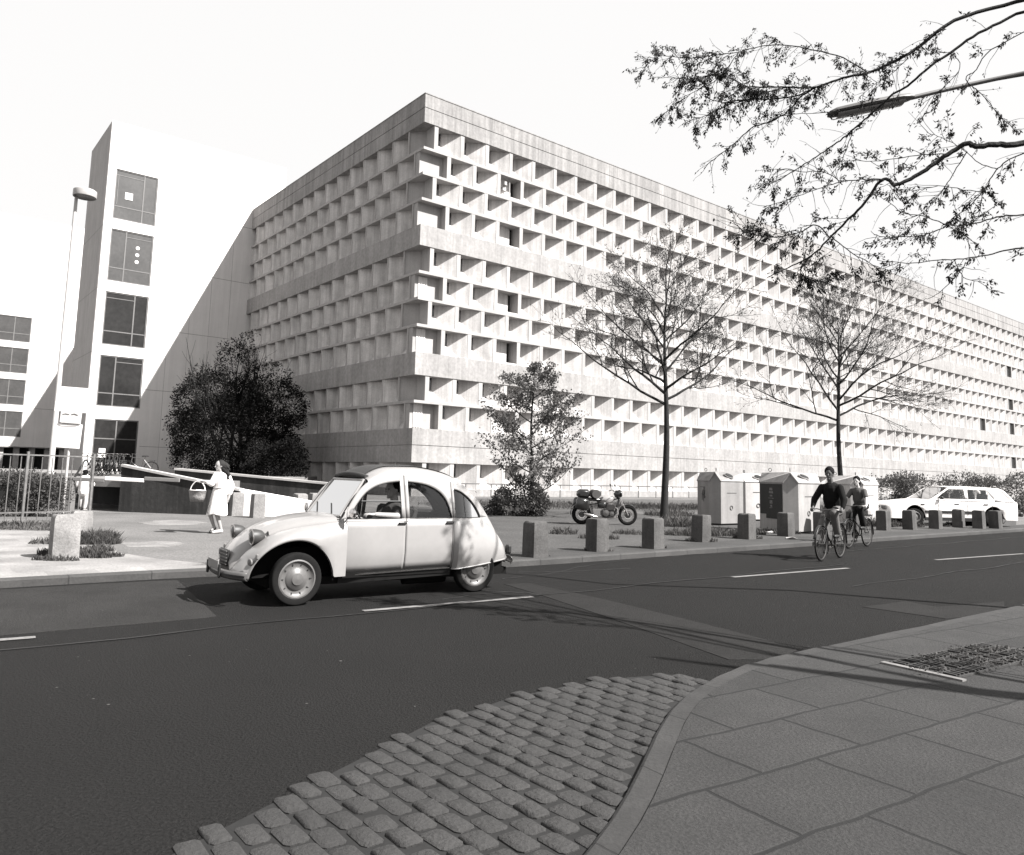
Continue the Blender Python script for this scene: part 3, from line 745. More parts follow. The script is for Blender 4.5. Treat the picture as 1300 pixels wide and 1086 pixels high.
tufts('grass', 'rough grass and weeds around the stone block and along the fence', [(85, 705, .45, .25, 900, .14), (118, 690, .4, .3, 1100, .22), (100, 707, .5, .2, 700, .12), (40, 668, .9, .3, 900, .15), (125, 700, .25, .2, 500, .15), (25, 672, 1.3, .3, 700, .12), (140, 707, .2, .1, 200, .1)], LF_grass, 1)
tufts('grass', 'weeds and rough grass growing between the grey bollards and containers',
      [(760, 684, .5, .3, 500, .16), (715, 678, .35, .3, 350, .2), (800, 678, .5, .4, 400, .14), (862, 668, .8, .7, 1600, .35), (880, 680, .8, .4, 1100, .24), (915, 680, .8, .35, 900, .22), (950, 678, .5, .3, 500, .2), (850, 655, 1., .8, 900, .35), (970, 676, .5, .2, 300, .16), (760, 700, .3, .12, 150, .1), (829, 696, .3, .12, 150, .1), (890, 688, .4, .15, 250, .15), (948, 684, .4, .15, 300, .2), (998, 678, .4, .15, 250, .15),
       (1122, 669, .5, .2, 500, .3), (1140, 664, .9, .5, 1600, .5), (1155, 669, .5, .2, 400, .25), (1188, 668, .5, .2, 300, .15), (1217, 667, .5, .2, 400, .2), (1243, 666, .5, .2, 300, .2), (1100, 668, .7, .4, 700, .4), (1258, 665, .5, .2, 200, .2), (679, 706, .3, .1, 60, .06)], LF_grass, 2)
tufts('grass', 'long rough grass on the strip at the foot of the sunny concrete front', [(px, 642+(px-600)*.012, 2.6, 3.4, 900, .3) for px in range(600, 1080, 40)]+[(px, 640+(px-600)*.016, 3, 5, 500, .35) for px in range(1080, 1330, 40)], LF_grass, 3)
def hedge_obj(name, label, px0, px1, ytop, Z0, Z1, nb, leaves, L, m_, cat='hedge', depth=.8):
    a = at(px0, 640, Z0); b_ = at(px1, 640, Z1); t = thing(name, label, cat, (a.x, a.y, .1)); cl = []
    for i in range(nb):
        f = (i+.5)/nb; p = a.lerp(b_, f); Zc = Z0+(Z1-Z0)*f; px = px0+(px1-px0)*f
        h = (at(px, ytop+rnd.uniform(-4, 6), Zc).z-.1)
        cl.append(((p.x-a.x, p.y-a.y, h*.5), ((b_-a).length/nb*.75, depth, h*.55)))
    leafy(t, 'foliage', cl, leaves, L, L*.6, m_, .35)
    mb = MB(); tips = []
    for c, r in cl: grow(mb, Vector((c[0], c[1], 0)), Vector((rnd.uniform(-.3, .3), 0, 1)), r[2]*.8, .02, 1, tips)
    mb.build('stem', M_bark, t, fix=False); return t
hedge_obj('hedge', 'loose clipped hedge behind the white parked estate car', 1105, 1330, 606, 38, 44, 9, 30000, .11, LF_hedge)
hedge_obj('bush', 'leafy bush behind the iron fence at the left edge', -30, 78, 604, 20.6, 21.4, 9, 26000, .065, LF_hedge, 'bush', .55)
hedge_obj('shrub', 'small wild shrub in front of the hedge, near the car bonnet', 1138, 1158, 610, 34, 34, 2, 2500, .12, LF_hedge, 'shrub', .5)
# foreground tree: its trunk stands out of frame on the right, its budding branches hang in
rnd = random.Random(5)
TR = Vector((8.3, 3.6, .05))
ft = thing('foreground_tree', 'near tree whose dark budding branches hang across the upper right sky', 'tree', tuple(TR))
def Z2(q, Z): return at(780+q[0]/2.549, 50+q[1]/2.549, Z)
FB = [ # (points in crop pixels, start depth, end depth, start radius px, end radius px, leaf density, from trunk height)
 ([(1300,-120),(1100,-60),(970,35),(900,75),(820,110),(740,125),(650,155),(560,155),(470,155),(380,155)], 8.6, 9.2, 3.4, .8, 1.2, 5.2),
 ([(650,155),(590,182),(500,195),(430,195),(350,205),(290,185)], 9.0, 9.3, 1.5, .6, 1.4, 0),
 ([(650,155),(600,190),(560,235),(510,265),(450,285),(390,335),(320,390),(290,420)], 9.0, 9.6, 1.5, .5, 1.1, 0),
 ([(560,155),(470,170),(400,140),(330,115),(250,130),(190,125)], 9.1, 9.4, 1.0, .5, 1.6, 0),
 ([(430,195),(350,220),(290,250),(240,265)], 9.2, 9.4, .8, .4, 1.6, 0),
 ([(820,110),(740,60),(620,30),(500,20),(380,45),(250,60),(150,55),(90,95)], 8.9, 9.5, 1.1, .4, 1.2, 0),
 ([(400,45),(360,100),(320,140),(260,170),(200,210),(150,250)], 9.3, 9.5, .8, .4, 1.0, 0),
 ([(1300,-80),(1180,-20),(1090,40),(1020,90),(950,150),(900,180),(850,225),(800,270),(740,320),(690,355),(630,395),(560,440),(480,480)], 8.0, 8.8, 2.6, .6, .7, 5.0),
 ([(770,300),(750,360),(730,400),(700,440)], 8.4, 8.5, .8, .4, .8, 0),
 ([(500,265),(560,245),(620,240),(700,236)], 9.2, 8.9, .7, .4, .5, 0),
 ([(950,60),(900,110),(850,140),(790,190)], 8.4, 8.6, .7, .4, 1.2, 0),
 ([(1500,300),(1300,340),(1240,340),(1170,346),(1140,338),(1080,372),(1020,415),(960,450),(905,472),(888,455),(860,458),(800,540),(740,600),(695,645),(640,700),(560,740),(500,770)], 7.2, 7.8, 5.5, .7, .5, 3.4),
 ([(695,640),(650,600),(600,625),(520,640),(440,630),(400,610)], 7.6, 7.9, 1.2, .5, 2.0, 0),
 ([(700,635),(740,670),(800,710),(860,740),(900,746)], 7.6, 7.7, 1.0, .4, 1.3, 0),
 ([(640,700),(600,745),(640,780),(700,770)], 7.7, 7.8, .9, .4, 2.0, 0),
 ([(1140,365),(1100,430),(1060,490),(1010,550),(960,580)], 7.4, 7.6, .9, .4, .8, 0),
 ([(1080,372),(1000,375),(920,385),(830,395),(770,385)], 7.5, 7.7, .9, .4, 1.1, 0),
 ([(870,455),(800,455),(720,465),(640,490),(560,520),(480,545)], 7.6, 7.9, 1.0, .4, 1.0, 0),
 ([(740,470),(680,430),(610,430),(540,420),(500,460)], 7.7, 7.9, .8, .4, 1.0, 0),
 ([(1500,560),(1300,570),(1240,576),(1150,600),(1080,600),(1000,575),(930,560),(880,520)], 7.0, 7.4, 1.5, .5, .6, 2.6),
 ([(1500,660),(1300,680),(1240,690),(1150,708),(1050,715),(950,725),(850,715)], 6.8, 7.2, 1.5, .5, .5, 2.2),
 ([(1150,708),(1120,750),(1050,820),(1000,845)], 6.9, 7.1, .8, .4, .4, 0),
 ([(1100,712),(1130,770),(1180,785)], 6.9, 6.9, .8, .4, .8, 0),
 ([(1500,320),(1300,380),(1240,420),(1200,480),(1150,540),(1080,600),(1140,640),(1150,680)], 7.3, 7.5, 1.2, .4, .7, 3.0),
 ([(1240,500),(1150,490),(1050,475),(950,490),(880,470)], 7.4, 7.6, .8, .4, .8, 0),
 ([(1400,-60),(1220,35),(1170,100),(1140,130),(1200,190),(1240,240),(1300,300)], 8.0, 8.2, 1.0, .5, .5, 5.0),
 ([(1240,420),(1180,400),(1120,350),(1060,320),(1010,300)], 7.4, 7.6, .8, .4, 1.0, 0),
 ([(1080,600),(1020,630),(940,640),(860,640),(830,620)], 7.2, 7.4, .8, .4, 1.0, 0),
 ([(1150,600),(1200,560),(1260,520)], 7.1, 7.0, .8, .4, .8, 0),
 ([(1090,40),(1120,90),(1060,160),(1010,200)], 8.1, 8.3, .7, .4, .6, 0),
]
bm_ = MB(); lf = MB()
trk = [Vector((.05*math.sin(i*1.3), .04*math.cos(i), i*.62)) for i in range(13)]
bm_.tube(trk, [.26, .19, .17, .16, .155, .15, .14, .13, .12, .10, .08, .05, .03], 12, cap=False)
def twig(p, d, ln, n):
    q = p; pts = [p]; d = d.normalized()
    for i in range(4):
        d = (d+rv(.35)+Vector((0, 0, -.06))).normalized(); q = q+d*ln/4; pts.append(q)
    bm_.tube([x-TR for x in pts], [.0035, .003, .0025, .002, .0015], 3, cap=False)
    for k in range(n):
        f = 4*rnd.random()**.32; i = min(int(f), 3); x = pts[i].lerp(pts[i+1], f-i)
        leaf(lf, x-TR+rv(.03), rnd.uniform(.02, .055), rnd.uniform(.010, .019), (d*.5+rv(1)+Vector((0, 0, -.35))))
for pts, z0, z1, r0, r1, dens, th in FB:
    if pts[-1][1] > 290 and dens < 1.5: dens *= .6
    n = len(pts); P_ = [Z2(q, z0+(z1-z0)*i/(n-1)) for i, q in enumerate(pts)]
    R_ = [(r0+(r1-r0)*i/(n-1))*P_[i].y/980*.78 for i in range(n)]
    if th: P_ = [TR+Vector((0, 0, th))]+P_; R_ = [R_[0]*1.6]+R_
    dp = []; rr = []
    k = 5
    for i in range(len(P_)-1):
        p0 = P_[max(i-1, 0)]; p1 = P_[i]; p2 = P_[i+1]; p3 = P_[min(i+2, len(P_)-1)]
        if th and i == 0: p0 = p1-Vector((0, 0, 1.0)); p3 = p2+(p3-p2).normalized()*(p2-p1).length*.7
        if th and i == 1: p0 = p1-(p2-p1)
        for j in range(k):
            t = j/k; dp.append(.5*((2*p1)+(-p0+p2)*t+(2*p0-5*p1+4*p2-p3)*t*t+(-p0+3*p1-3*p2+p3)*t**3)+rv(.008)); rr.append(R_[i]+(R_[i+1]-R_[i])*t)
    dp.append(P_[-1]); rr.append(R_[-1])
    bm_.tube([x-TR for x in dp], rr, 7, cap=False)
    for i in range(1, len(dp)-1):
        if th and i < 7: continue
        f = i/len(dp)
        if rr[i] > .02: continue
        m_ = dens*(.6+1.2*f)*(dp[i+1]-dp[i]).length/.036
        c = int(m_)+(rnd.random() < m_-int(m_))
        for _ in range(c):
            d = (dp[i+1]-dp[i]).normalized(); s = rv(); s.y *= .8; s.z -= .15
            if rnd.random() < .42: twig(dp[i], d*.6+s, rnd.uniform(.15, .42), rnd.randint(0, 5))
            else: twig(dp[i], d*.6+s, rnd.uniform(.08, .34), rnd.randint(22, 44))
bm_.build('trunk', M_bark, ft, smooth=True, fix=False); lf.build('crown', LF_fore, ft, fix=False)
# ================================================================== vehicles
def pol(x, pts):
    """smooth-ish interpolation through (x, value) pairs sorted by x ascending"""
    if x <= pts[0][0]: return pts[0][1]
    if x >= pts[-1][0]: return pts[-1][1]
    for i in range(len(pts)-1):
        if pts[i][0] <= x <= pts[i+1][0]:
            x0, y0 = pts[i]; x1, y1 = pts[i+1]; h = x1-x0; t = (x-x0)/h
            m0 = (y1-pts[i-1][1])/(x1-pts[i-1][0]) if i > 0 else (y1-y0)/h
            m1 = (pts[i+2][1]-y0)/(pts[i+2][0]-x0) if i < len(pts)-2 else (y1-y0)/h
            d = (y1-y0)/h
            if (m0 > 0) != (d > 0): m0 = 0
            if (m1 > 0) != (d > 0): m1 = 0
            m0 = max(-3*abs(d), min(3*abs(d), m0)); m1 = max(-3*abs(d), min(3*abs(d), m1))
            return (2*t**3-3*t**2+1)*y0+(t**3-2*t**2+t)*h*m0+(-2*t**3+3*t**2)*y1+(t**3-t**2)*h*m1
def lin(a, b_, n): return [a+(b_-a)*i/n for i in range(n+1)]
M_paintw = mat('cream_car_paint', .22, .34, .03, 1.5, 12, spec=.5, coat=.5, space='object')
M_black = mat('black_trim', .012, .55, .1, 4, 20, space='object')
M_fabric = mat('fabric_roof', .03, .85, .15, 6, 60, bump=.3, space='object')
M_tyre = mat('tyre_rubber', .007, .9, .2, 6, 50, spec=.15, space='object')
M_rim = mat('wheel_enamel', .085, .4, .1, 5, 20, space='object')
M_chrome = mat('chrome', .6, .16, .05, 3, 10, metal=1., space='object')
M_seat = mat('seat_cloth', .04, .9, .15, 5, 30, space='object')
M_lamp = mat('lamp_lens', .07, .1, .05, 3, 9, spec=.7)
M_glassc = clear_glass()
def mirror_y(mb):
    o = MB(); o.v = [Vector((v.x, -v.y, v.z)) for v in mb.v]; o.f = [tuple(reversed(f)) for f in mb.f]; return o
def thick(o, t=.012, off=-1):
    s_ = o.modifiers.new('thickness', 'SOLIDIFY'); s_.thickness = t; s_.offset = off; return o
def wheel(parent, c, r, w_, rimr, side, spoke=False, steer=0., name='wheel'):
    e = bpy.data.objects.new(name, None); COL.objects.link(e); e.parent = parent; e.location = c; e.rotation_euler = (0, 0, steer); e.empty_display_size = .1
    mb = MB(); prof = [(rimr, -w_*.4), (r*.93, -w_*.5), (r*.985, -w_*.42), (r, -w_*.2), (r, w_*.2), (r*.985, w_*.42), (r*.93, w_*.5), (rimr, w_*.4), (rimr, -w_*.4)]
    mb.lathe((0, 0, 0), (0, 1, 0), prof, 40); mb.build('tyre', M_tyre, e, smooth=True, angle=60)
    mb = MB(); s = side
    pr = [(rimr+.004, w_*.42), (rimr-.012, w_*.46), (rimr-.03, w_*.30), (rimr*.74, w_*.20), (rimr*.62, w_*.22), (rimr*.52, w_*.40), (rimr*.34, w_*.48), (rimr*.30, w_*.56), (.0, w_*.62)]
    mb.lathe((0, 0, 0), (0, s, 0), pr, 40); mb.build('rim', M_rim, e, smooth=True, angle=35)
    mb = MB()
    for k in range(10):
        a = 2*PI*k/10; mb.cbox((math.cos(a)*rimr*.80, s*w_*.245, math.sin(a)*rimr*.80), (.035, .01, .012), Matrix.Rotation(-a, 3, 'Y'))
    mb.build('vent_slots', M_black, e)
    return e
# ------------------------------------------------------------------ the small white car in the foreground
Fw, Rw = G(372, 769, 0), G(604, 752, 0); dv = (Fw-Rw).normalized(); nv = Vector((-dv.y, dv.x, 0)); org = (Fw+Rw)/2-nv*.66
car = thing('passing_car', 'small round-backed white car driving past, black sill stripe and fabric roof', 'car', (org.x, org.y, 0), math.atan2(dv.y, dv.x))
ZT = [(-1.84,.40),(-1.79,.46),(-1.6,.70),(-1.42,.92),(-1.25,1.13),(-1.0,1.335),(-.77,1.43),(-.38,1.49),(0,1.49),(.2,1.455),(.34,1.40),(.46,1.30),(.56,1.16),(.68,.955)]
WT = [(-1.245,.99),(-1.20,1.08),(-1.10,1.19),(-.96,1.29),(-.86,1.335),(-.84,1.34),(-.79,.98),(-.76,1.12),(-.70,1.22),(-.60,1.31),(-.45,1.375),(-.2,1.41),(-.09,1.415),(.1,1.39),(.25,1.345),(.38,1.26),(.48,1.14),(.56,1.02),(.6,.975)]
def zt2(x): return pol(x, ZT)
def W2(x, z):
    w_ = .705
    if x > .3: w_ -= .05*((x-.3)/.38)**1.5
    if x < -.8: w_ -= .27*((-.8-x)/1.04)**1.8
    if z > .93: w_ *= 1-.36*(z-.93)**1.15
    if z < .6: w_ *= 1-.10*((.6-z)/.3)**2
    return w_
BELT = .962
win1 = [(-.085,1.415),(.1,1.39),(.25,1.345),(.38,1.265),(.48,1.15),(.56,1.035),(.61,.975)]
win2 = [(-.795,.975),(-.775,1.06),(-.73,1.18),(-.64,1.285),(-.5,1.36),(-.35,1.395),(-.195,1.41)]
win3 = [(-1.25,.99),(-1.21,1.06),(-1.12,1.175),(-1.0,1.27),(-.90,1.315),(-.85,1.32)]
def zs2(x): return .30+.035*(.7-x)/1.5
def strips(xs, zlo, wfun, rows_lo=6, rows_hi=4):
    """wfun(x) -> window top or None"""
    lo, hi = MB(), MB(); c1, c2 = [], []
    for x in xs:
        z0 = zlo(x); zt_ = zt2(x); b_ = min(BELT, zt_)
        c1.append([Vector((x, W2(x, z0+(b_-z0)*j/rows_lo), z0+(b_-z0)*j/rows_lo)) for j in range(rows_lo+1)])
        wt = max(BELT, wfun(x)) if wfun(x) else BELT
        wt = min(wt, zt_)
        c2.append([Vector((x, W2(x, wt+(zt_-wt)*j/rows_hi), wt+(zt_-wt)*j/rows_hi)) for j in range(rows_hi+1)])
    lo.grid(c1); lo.grid(c2); return lo
def both(mb, name, m_, parent, th=.012, smooth=True, lab=None):
    out = []
    for s in (1, -1):
        q = mb if s == 1 else mirror_y(mb); o = q.build(name, m_, parent, smooth=smooth, angle=35, fix=False); thick(o, th, 0); out.append(o)
    return out
def panel_with_windows(x0, x1, wins_, n):
    xs = set(lin(x0, x1, n))
    for w_ in wins_:
        xs.add(w_[0][0]-.0005); xs.add(w_[-1][0]+.0005)
        for q in w_: xs.add(q[0])
    xs = sorted(q for q in xs if min(x0, x1)-1e-6 <= q <= max(x0, x1)+1e-6)
    def wf(x):
        for w_ in wins_:
            if w_[0][0] <= x <= w_[-1][0]: return pol(x, w_)
        return None
    return strips(xs, zs2, wf)
body_side = panel_with_windows(.62, .68, [], 3); both(body_side, 'front_pillar', M_paintw, car)
d1 = both(panel_with_windows(-.138, .613, [win1], 26), 'front_door', M_paintw, car)
d2 = both(panel_with_windows(-.805, -.146, [win2], 24), 'rear_door', M_paintw, car)
both(panel_with_windows(-1.84, -.813, [win3], 34), 'rear_quarter', M_paintw, car)
def pane(win, n, par, s):
    cs = []
    for x in lin(win[0][0]-.01, win[-1][0]+.01, n):
        wt = max(BELT, pol(x, win))+.012
        cs.append([Vector((x, s*(W2(x, z)-.012), z)) for z in lin(BELT-.012, wt, 4)])
    return MB().grid(cs).build('side_window', M_glassc, par, smooth=True, fix=False)
for i, s in enumerate((1, -1)):
    if s == -1: pane(win1, 14, d1[i], s)
    pane(win2, 14, d2[i], s); pane(win3, 10, car, s)
    # door handles
    MB().cbox((-.09, s*.722, .905), (.11, .028, .022), bev=.006).build('handle', M_black, d1[i]); MB().cbox((-.76, s*.722, .905), (.11, .028, .022), bev=.006).build('handle', M_black, d2[i])
    # black rubber surround of each side window
    for win, par in ((win1, d1[i]), (win2, d2[i]), (win3, car)):
        ps = [Vector((x, s*(W2(x, max(BELT, pol(x, win)))+.004), max(BELT, pol(x, win)))) for x in lin(win[0][0], win[-1][0], 18)]
        ps += [Vector((x, s*(W2(x, BELT)+.004), BELT)) for x in lin(win[-1][0], win[0][0], 6)]
        MB().tube(ps+[ps[0]], .006, 5).build('window_seal', M_black, par, smooth=True)
# half-open front window: lower pane folded up
MB().tube([Vector((x, W2(x, 1.17)+.012, 1.17)) for x in lin(-.08, .44, 6)], .008, 6).build('window_divider', M_black, d1[0])
# roof: painted edge + fabric centre
cs = []; cf = []
for x in [q for q in lin(-1.84, .34, 44)]:
    z = zt2(x); w_ = W2(x, z); cr = pol(x, [(-1.84, .03), (-1.5, .10), (-1.1, .125), (-.4, .125), (.1, .11), (.34, .06)])
    row_ = []
    for j in range(17):
        a = PI*(j/16-.5); row_.append(Vector((x, w_*math.copysign(abs(math.sin(a))**.75, a), z+cr*abs(math.cos(a))**.8)))
    cs.append(row_)
    if -1.02 < x: cf.append([q+Vector((0, 0, .012)) for q in row_[5:12]])
MB().grid(cs).build('roof_frame', M_paintw, car, smooth=True, fix=False)
MB().grid(cf).build('fabric_roof', M_fabric, car, smooth=True, fix=False)
ro = MB().tube([Vector((.30+.03*math.cos(y*2), y, zt2(.32)+.085-.10*(y/.55)**2*.5)) for y in lin(-.5, .5, 12)], [.03]*13, 8)
ro.build('roof_roll', M_fabric, car, smooth=True)
# rear end cap
c0 = [Vector((q.x, q.y, q.z)) for q in cs[0]]; MB().add(c0+[Vector((-1.84, -.42, .33)), Vector((-1.84, .42, .33))], [tuple(range(len(c0)+2))]).build('tail_panel', M_paintw, car)
rw = MB(); 
# windscreen + frame
wc = [Vector((.665, .56, .985)), Vector((.665, -.56, .985)), Vector((.355, -.50, 1.42)), Vector((.355, .50, 1.42))]
MB().add(wc, [(0, 1, 2, 3)]).build('windscreen', M_glassc, car, fix=False)
MB().tube(wc+[wc[0]], .018, 6).build('windscreen_frame', M_paintw, car)
wp = MB()
for s in (.28, -.22): wp.tube([(.70, s, .985), (.66, s-.02, 1.0), (.575, s-.26, 1.12)], .006, 5)
wp.build('wipers', M_black, car)
# bonnet
HW = [(.64,.60),(1.0,.50),(1.3,.42),(1.55,.355),(1.7,.315),(1.78,.28),(1.83,.24)]
HT = [(.64,1.0),(1.0,.975),(1.3,.915),(1.55,.81),(1.7,.70),(1.78,.60),(1.83,.48)]
HZ = [(.64,.925),(1.0,.875),(1.3,.80),(1.55,.66),(1.7,.50),(1.78,.38),(1.83,.32)]
cs = []
for x in lin(.64, 1.83, 30):
    hw, ht, hz = pol(x, HW), pol(x, HT), pol(x, HZ); row_ = []
    for j in range(25):
        a = PI*(j/24-.5); y = hw*math.copysign(abs(math.sin(a))**.8, a)
        rib = .006 if j in (8, 12, 16) and x < 1.6 else 0
        row_.append(Vector((x, y, hz+(ht-hz)*abs(math.cos(a))**.62+rib)))
    cs.append(row_)
b = MB().grid(cs); b.add(cs[-1], [tuple(range(24, -1, -1))]); b.build('bonnet', M_paintw, car, smooth=True, fix=False)
MB().tube([cs[i][0]+Vector((0, -.002, .0)) for i in range(0, 28)], .006, 5).build('bonnet_seam', M_black, car); MB().tube([cs[i][24]+Vector((0, .002, 0)) for i in range(0, 28)], .006, 5).build('bonnet_seam', M_black, car)
# grille
g = MB().cbox((1.835, 0, .50), (.03, .34, .19), bev=.01).build('grille', M_black, car)
gb = MB()
for k in range(5): gb.cbox((1.853, 0, .43+k*.037), (.012, .33, .010))
gb.build('grille_bars', mat('grille_grey', .12, .5, .1, 4, 10, metal=.4), g)
# louvres on the side of the bonnet
for s in (1, -1):
    lv = MB()
    for k in range(4): lv.cbox((1.60-k*.05, s*(pol(1.6-k*.05, HW)*.985), .60+k*.05), (.012, .03, .12), Matrix.Rotation(.2, 3, 'Y'))
    lv.build('bonnet_louvres', M_black, car)
# front wings
FZ = [(.62,.935),(.8,.915),(1.0,.888),(1.2,.855),(1.4,.80),(1.55,.715),(1.68,.60),(1.78,.47),(1.84,.36)]
OW = [(.62,.715),(.9,.745),(1.25,.755),(1.5,.74),(1.65,.69),(1.78,.58),(1.84,.45)]
def zl(x):
    base = .30 if x < 1.25 else .30
    dx = (x-1.22)/.50 if x > 1.22 else (x-1.22)/.45
    return base if abs(dx) >= 1 else max(base, .27+.455*(1-dx*dx)**.5)
for s in (1, -1):
    cs = []; lip = []
    for x in sorted(set(lin(.62, 1.84, 44)+[.772, .78, 1.712, 1.72])):
        hw, hz, fz, ow, z0 = pol(x, HW)-.004, pol(x, HZ), pol(x, FZ), pol(x, OW), zl(x)
        row_ = [Vector((x, s*hw, hz))]
        zc = max(z0+.02, fz-.22)
        for j in range(1, 13):
            a = PI/2*j/12
            row_.append(Vector((x, s*(hw+(ow-hw)*math.sin(a)**.9), zc+(fz-zc)*math.cos(a)**.75 if j > 3 else max(zc+(fz-zc)*math.cos(a)**.75, hz+(fz-hz)*(j/4)**.7))))
        for j in range(1, 6): row_.append(Vector((x, s*(ow-.012*(j/5)**2), zc+(z0-zc)*j/5)))
        cs.append(row_)
        lip.append([row_[-1], row_[-1]+Vector((0, -s*.05, -.004)), row_[-1]+Vector((0, -s*.07, .04))])
    f = MB().grid(cs); f.build('front_wing', M_paintw, car, smooth=True, fix=False)
    MB().grid(lip).build('wing_lip', M_paintw, car, smooth=True, fix=False)
    # rear wing: a blister over the wheel
    FT = [(-1.80,.47),(-1.7,.62),(-1.55,.76),(-1.35,.875),(-1.1,.93),(-.83,.925)]
    cs = []
    for x in lin(-1.80, -.83, 26):
        z0 = pol(x, [(-1.80, .40), (-1.5, .375), (-.83, .315)]); z1 = pol(x, FT); row_ = []
        e = min(1, (x+1.80)/.12, 1)**.5 if x < -1.68 else 1
        e2 = min(1, (-.83-x)/.05+.15) if x > -.88 else 1
        for j in range(15):
            v = j/14; z = z0+(z1-z0)*v
            bl = (.085*(1-v**2.6)**.8)*e*e2
            row_.append(Vector((x, s*(W2(x, z)+bl+.004), z)))
        cs.append(row_)
    rwg = MB().grid(cs); rwg.build('rear_wing', M_paintw, car, smooth=True, fix=False)
    MB().tube([q[0] for q in cs], .010, 6).build('wing_lip', M_paintw, car, smooth=True)
    # sill: black stripe, bright strip, black
    sl_ = MB()
    for (z, dz, m__) in ((0, .024, 0),): pass
    MB().grid([[Vector((x, s*(W2(x, zs2(x)+z)+.009), zs2(x)+z)) for z in (.002, .03)] for x in lin(-.80, .61, 12)]).build('sill_stripe', M_black, car, fix=False)
    MB().grid([[Vector((x, s*(W2(x, zs2(x))+.004), zs2(x)-.002)), Vector((x, s*(W2(x, zs2(x))-.03), zs2(x)-.10))] for x in lin(-.83, .66, 12)]).build('sill', M_black, car, fix=False)
    MB().tube([Vector((x, s*(W2(x, zs2(x))+.012), zs2(x)-.004)) for x in lin(-.80, .61, 10)], .006, 5).build('sill_moulding', M_chrome, car)
    # waist crease
    MB().tube([Vector((x, s*(W2(x, .925)+.003), .925+.004*math.sin(x))) for x in lin(-1.0, .66, 16)], .0045, 5).build('waist_seam', mat('seam_shadow', .10, .8, .1), car)
    MB().cbox((1.66, s*.70, .56), (.03, .05, .06), bev=.01).build('indicator', mat('indicator_lens', .14, .3, .1), car)
    MB().lathe((1.72, s*.665, .50), (1, s*.35, 0), [(.0, .02), (.035, .015), (.042, 0)], 14).build('side_lamp', mat('indicator_lens', .14, .3, .1), car, smooth=True)
    # headlight on the cross bar
    h = MB().lathe((1.62, s*.40, .755), (1, 0, -.06), [(0, -.12), (.035, -.115), (.065, -.085), (.082, -.03), (.088, .01), (.088, .03)], 24).build('headlight', mat('lamp_shell', .03, .5, .1), car, smooth=True)
    MB().lathe((1.65, s*.40, .753), (1, 0, -.06), [(.083, 0), (.06, .018), (0, .026)], 24).build('lens', M_lamp, h, smooth=True)
    MB().ring((1.652, s*.40, .753), (1, 0, -.06), .087, .007, 28, 6).build('lamp_rim', M_chrome, h, smooth=True)
    # tail lamp, mirror
    MB().cbox((-1.80, s*.52, .52), (.07, .09, .12), bev=.02).build('tail_lamp', M_black, car)
    mo = MB().tube([(.60, s*.66, .98), (.60, s*.78, 1.02)], .008, 6).build('mirror_arm', M_chrome, car)
    MB().lathe((.60, s*.80, 1.035), (1, s*.15, 0), [(0, .03), (.05, .022), (.062, 0), (.058, -.008), (0, -.008)], 18).build('mirror', M_chrome, mo, smooth=True)
MB().cyl((1.55, -.42, .68), (1.55, .42, .68), .014, 8).build('lamp_bar', M_paintw, car)
# bumpers
def bumper(x, s, z, name, w_=.70):
    cs = []
    for y in lin(-w_, w_, 20):
        xx = x-s*.16*(abs(y)/w_)**3.0
        cs.append([Vector((xx-s*.02, y, z-.045)), Vector((xx, y, z-.03)), Vector((xx+s*.012, y, z)), Vector((xx, y, z+.03)), Vector((xx-s*.02, y, z+.045))])
    o = MB().grid(cs).build(name, mat('bumper_paint', .09, .35, .08, 3, 12, metal=.2), car, smooth=True, fix=False); thick(o, .006, 0)
    MB().grid([[q[2]+Vector((s*.004, 0, -.011)), q[2]+Vector((s*.004, 0, .011))] for q in cs]).build('bumper_strip', M_black, o, fix=False)
    for y in (-.27, .27): MB().cbox((x+s*.02, y, z+.03), (.03, .035, .16), bev=.012).build('overrider', M_black, o)
    return o
bumper(1.93, 1, .345, 'front_bumper', .70); bumper(-1.93, -1, .385, 'rear_bumper', .66)
MB().cbox((1.955, 0, .43), (.012, .46, .10), bev=.003).build('number_plate', mat('plate_white', .16, .5, .05), car)
# underside, wheel wells, interior
M_dk = mat('underbody', .008, .95, .1, 3, 9, spec=.05)
ub = MB(); ub.box(-1.75, -.55, .20, 1.5, .55, .29); ub.box(.66, -.40, .29, 1.62, .40, .62); ub.box(-1.7, -.52, .29, -.95, .52, .60)
ub.box(.70, -.66, .30, .72, .66, .90); ub.box(-.80, -.64, .27, .66, .64, .33)
ub.build('underbody', M_dk, car)
it = MB(); it.box(.58, -.58, .62, .70, .58, .955); it.build('dashboard', M_black, car)
for y in (.31, -.31):
    st = MB(); st.cbox((-.05, y, .55), (.48, .46, .12), bev=.04).cbox((-.30, y, .82), (.11, .46, .56), Matrix.Rotation(-.22, 3, 'Y'), bev=.04); st.build('front_seat', M_seat, car)
MB().cbox((-.85, 0, .58), (.46, 1.06, .14), bev=.05).cbox((-1.12, 0, .80), (.13, 1.04, .42), Matrix.Rotation(-.25, 3, 'Y'), bev=.05).build('rear_seat', M_seat, car)
sw = MB().ring((.36, .31, .90), (1, 0, -.35), .19, .011, 28, 6).cyl((.36, .31, .90), (.58, .31, .80), .02, 8).cyl((.36, .31, .90), (.30, .31, .72), .011, 6); sw.build('steering_wheel', M_black, car, smooth=True)
for x, st in ((1.2, .05), (-1.2, 0)):
    for s in (1, -1): wheel(car, (x, s*(.655 if x > 0 else .60), .295), .295, .125, .215, s, steer=st)
exh = MB().cyl((-.3, .35, .17), (-.9, .35, .17), .06, 12).build('silencer', M_dk, car, smooth=True)
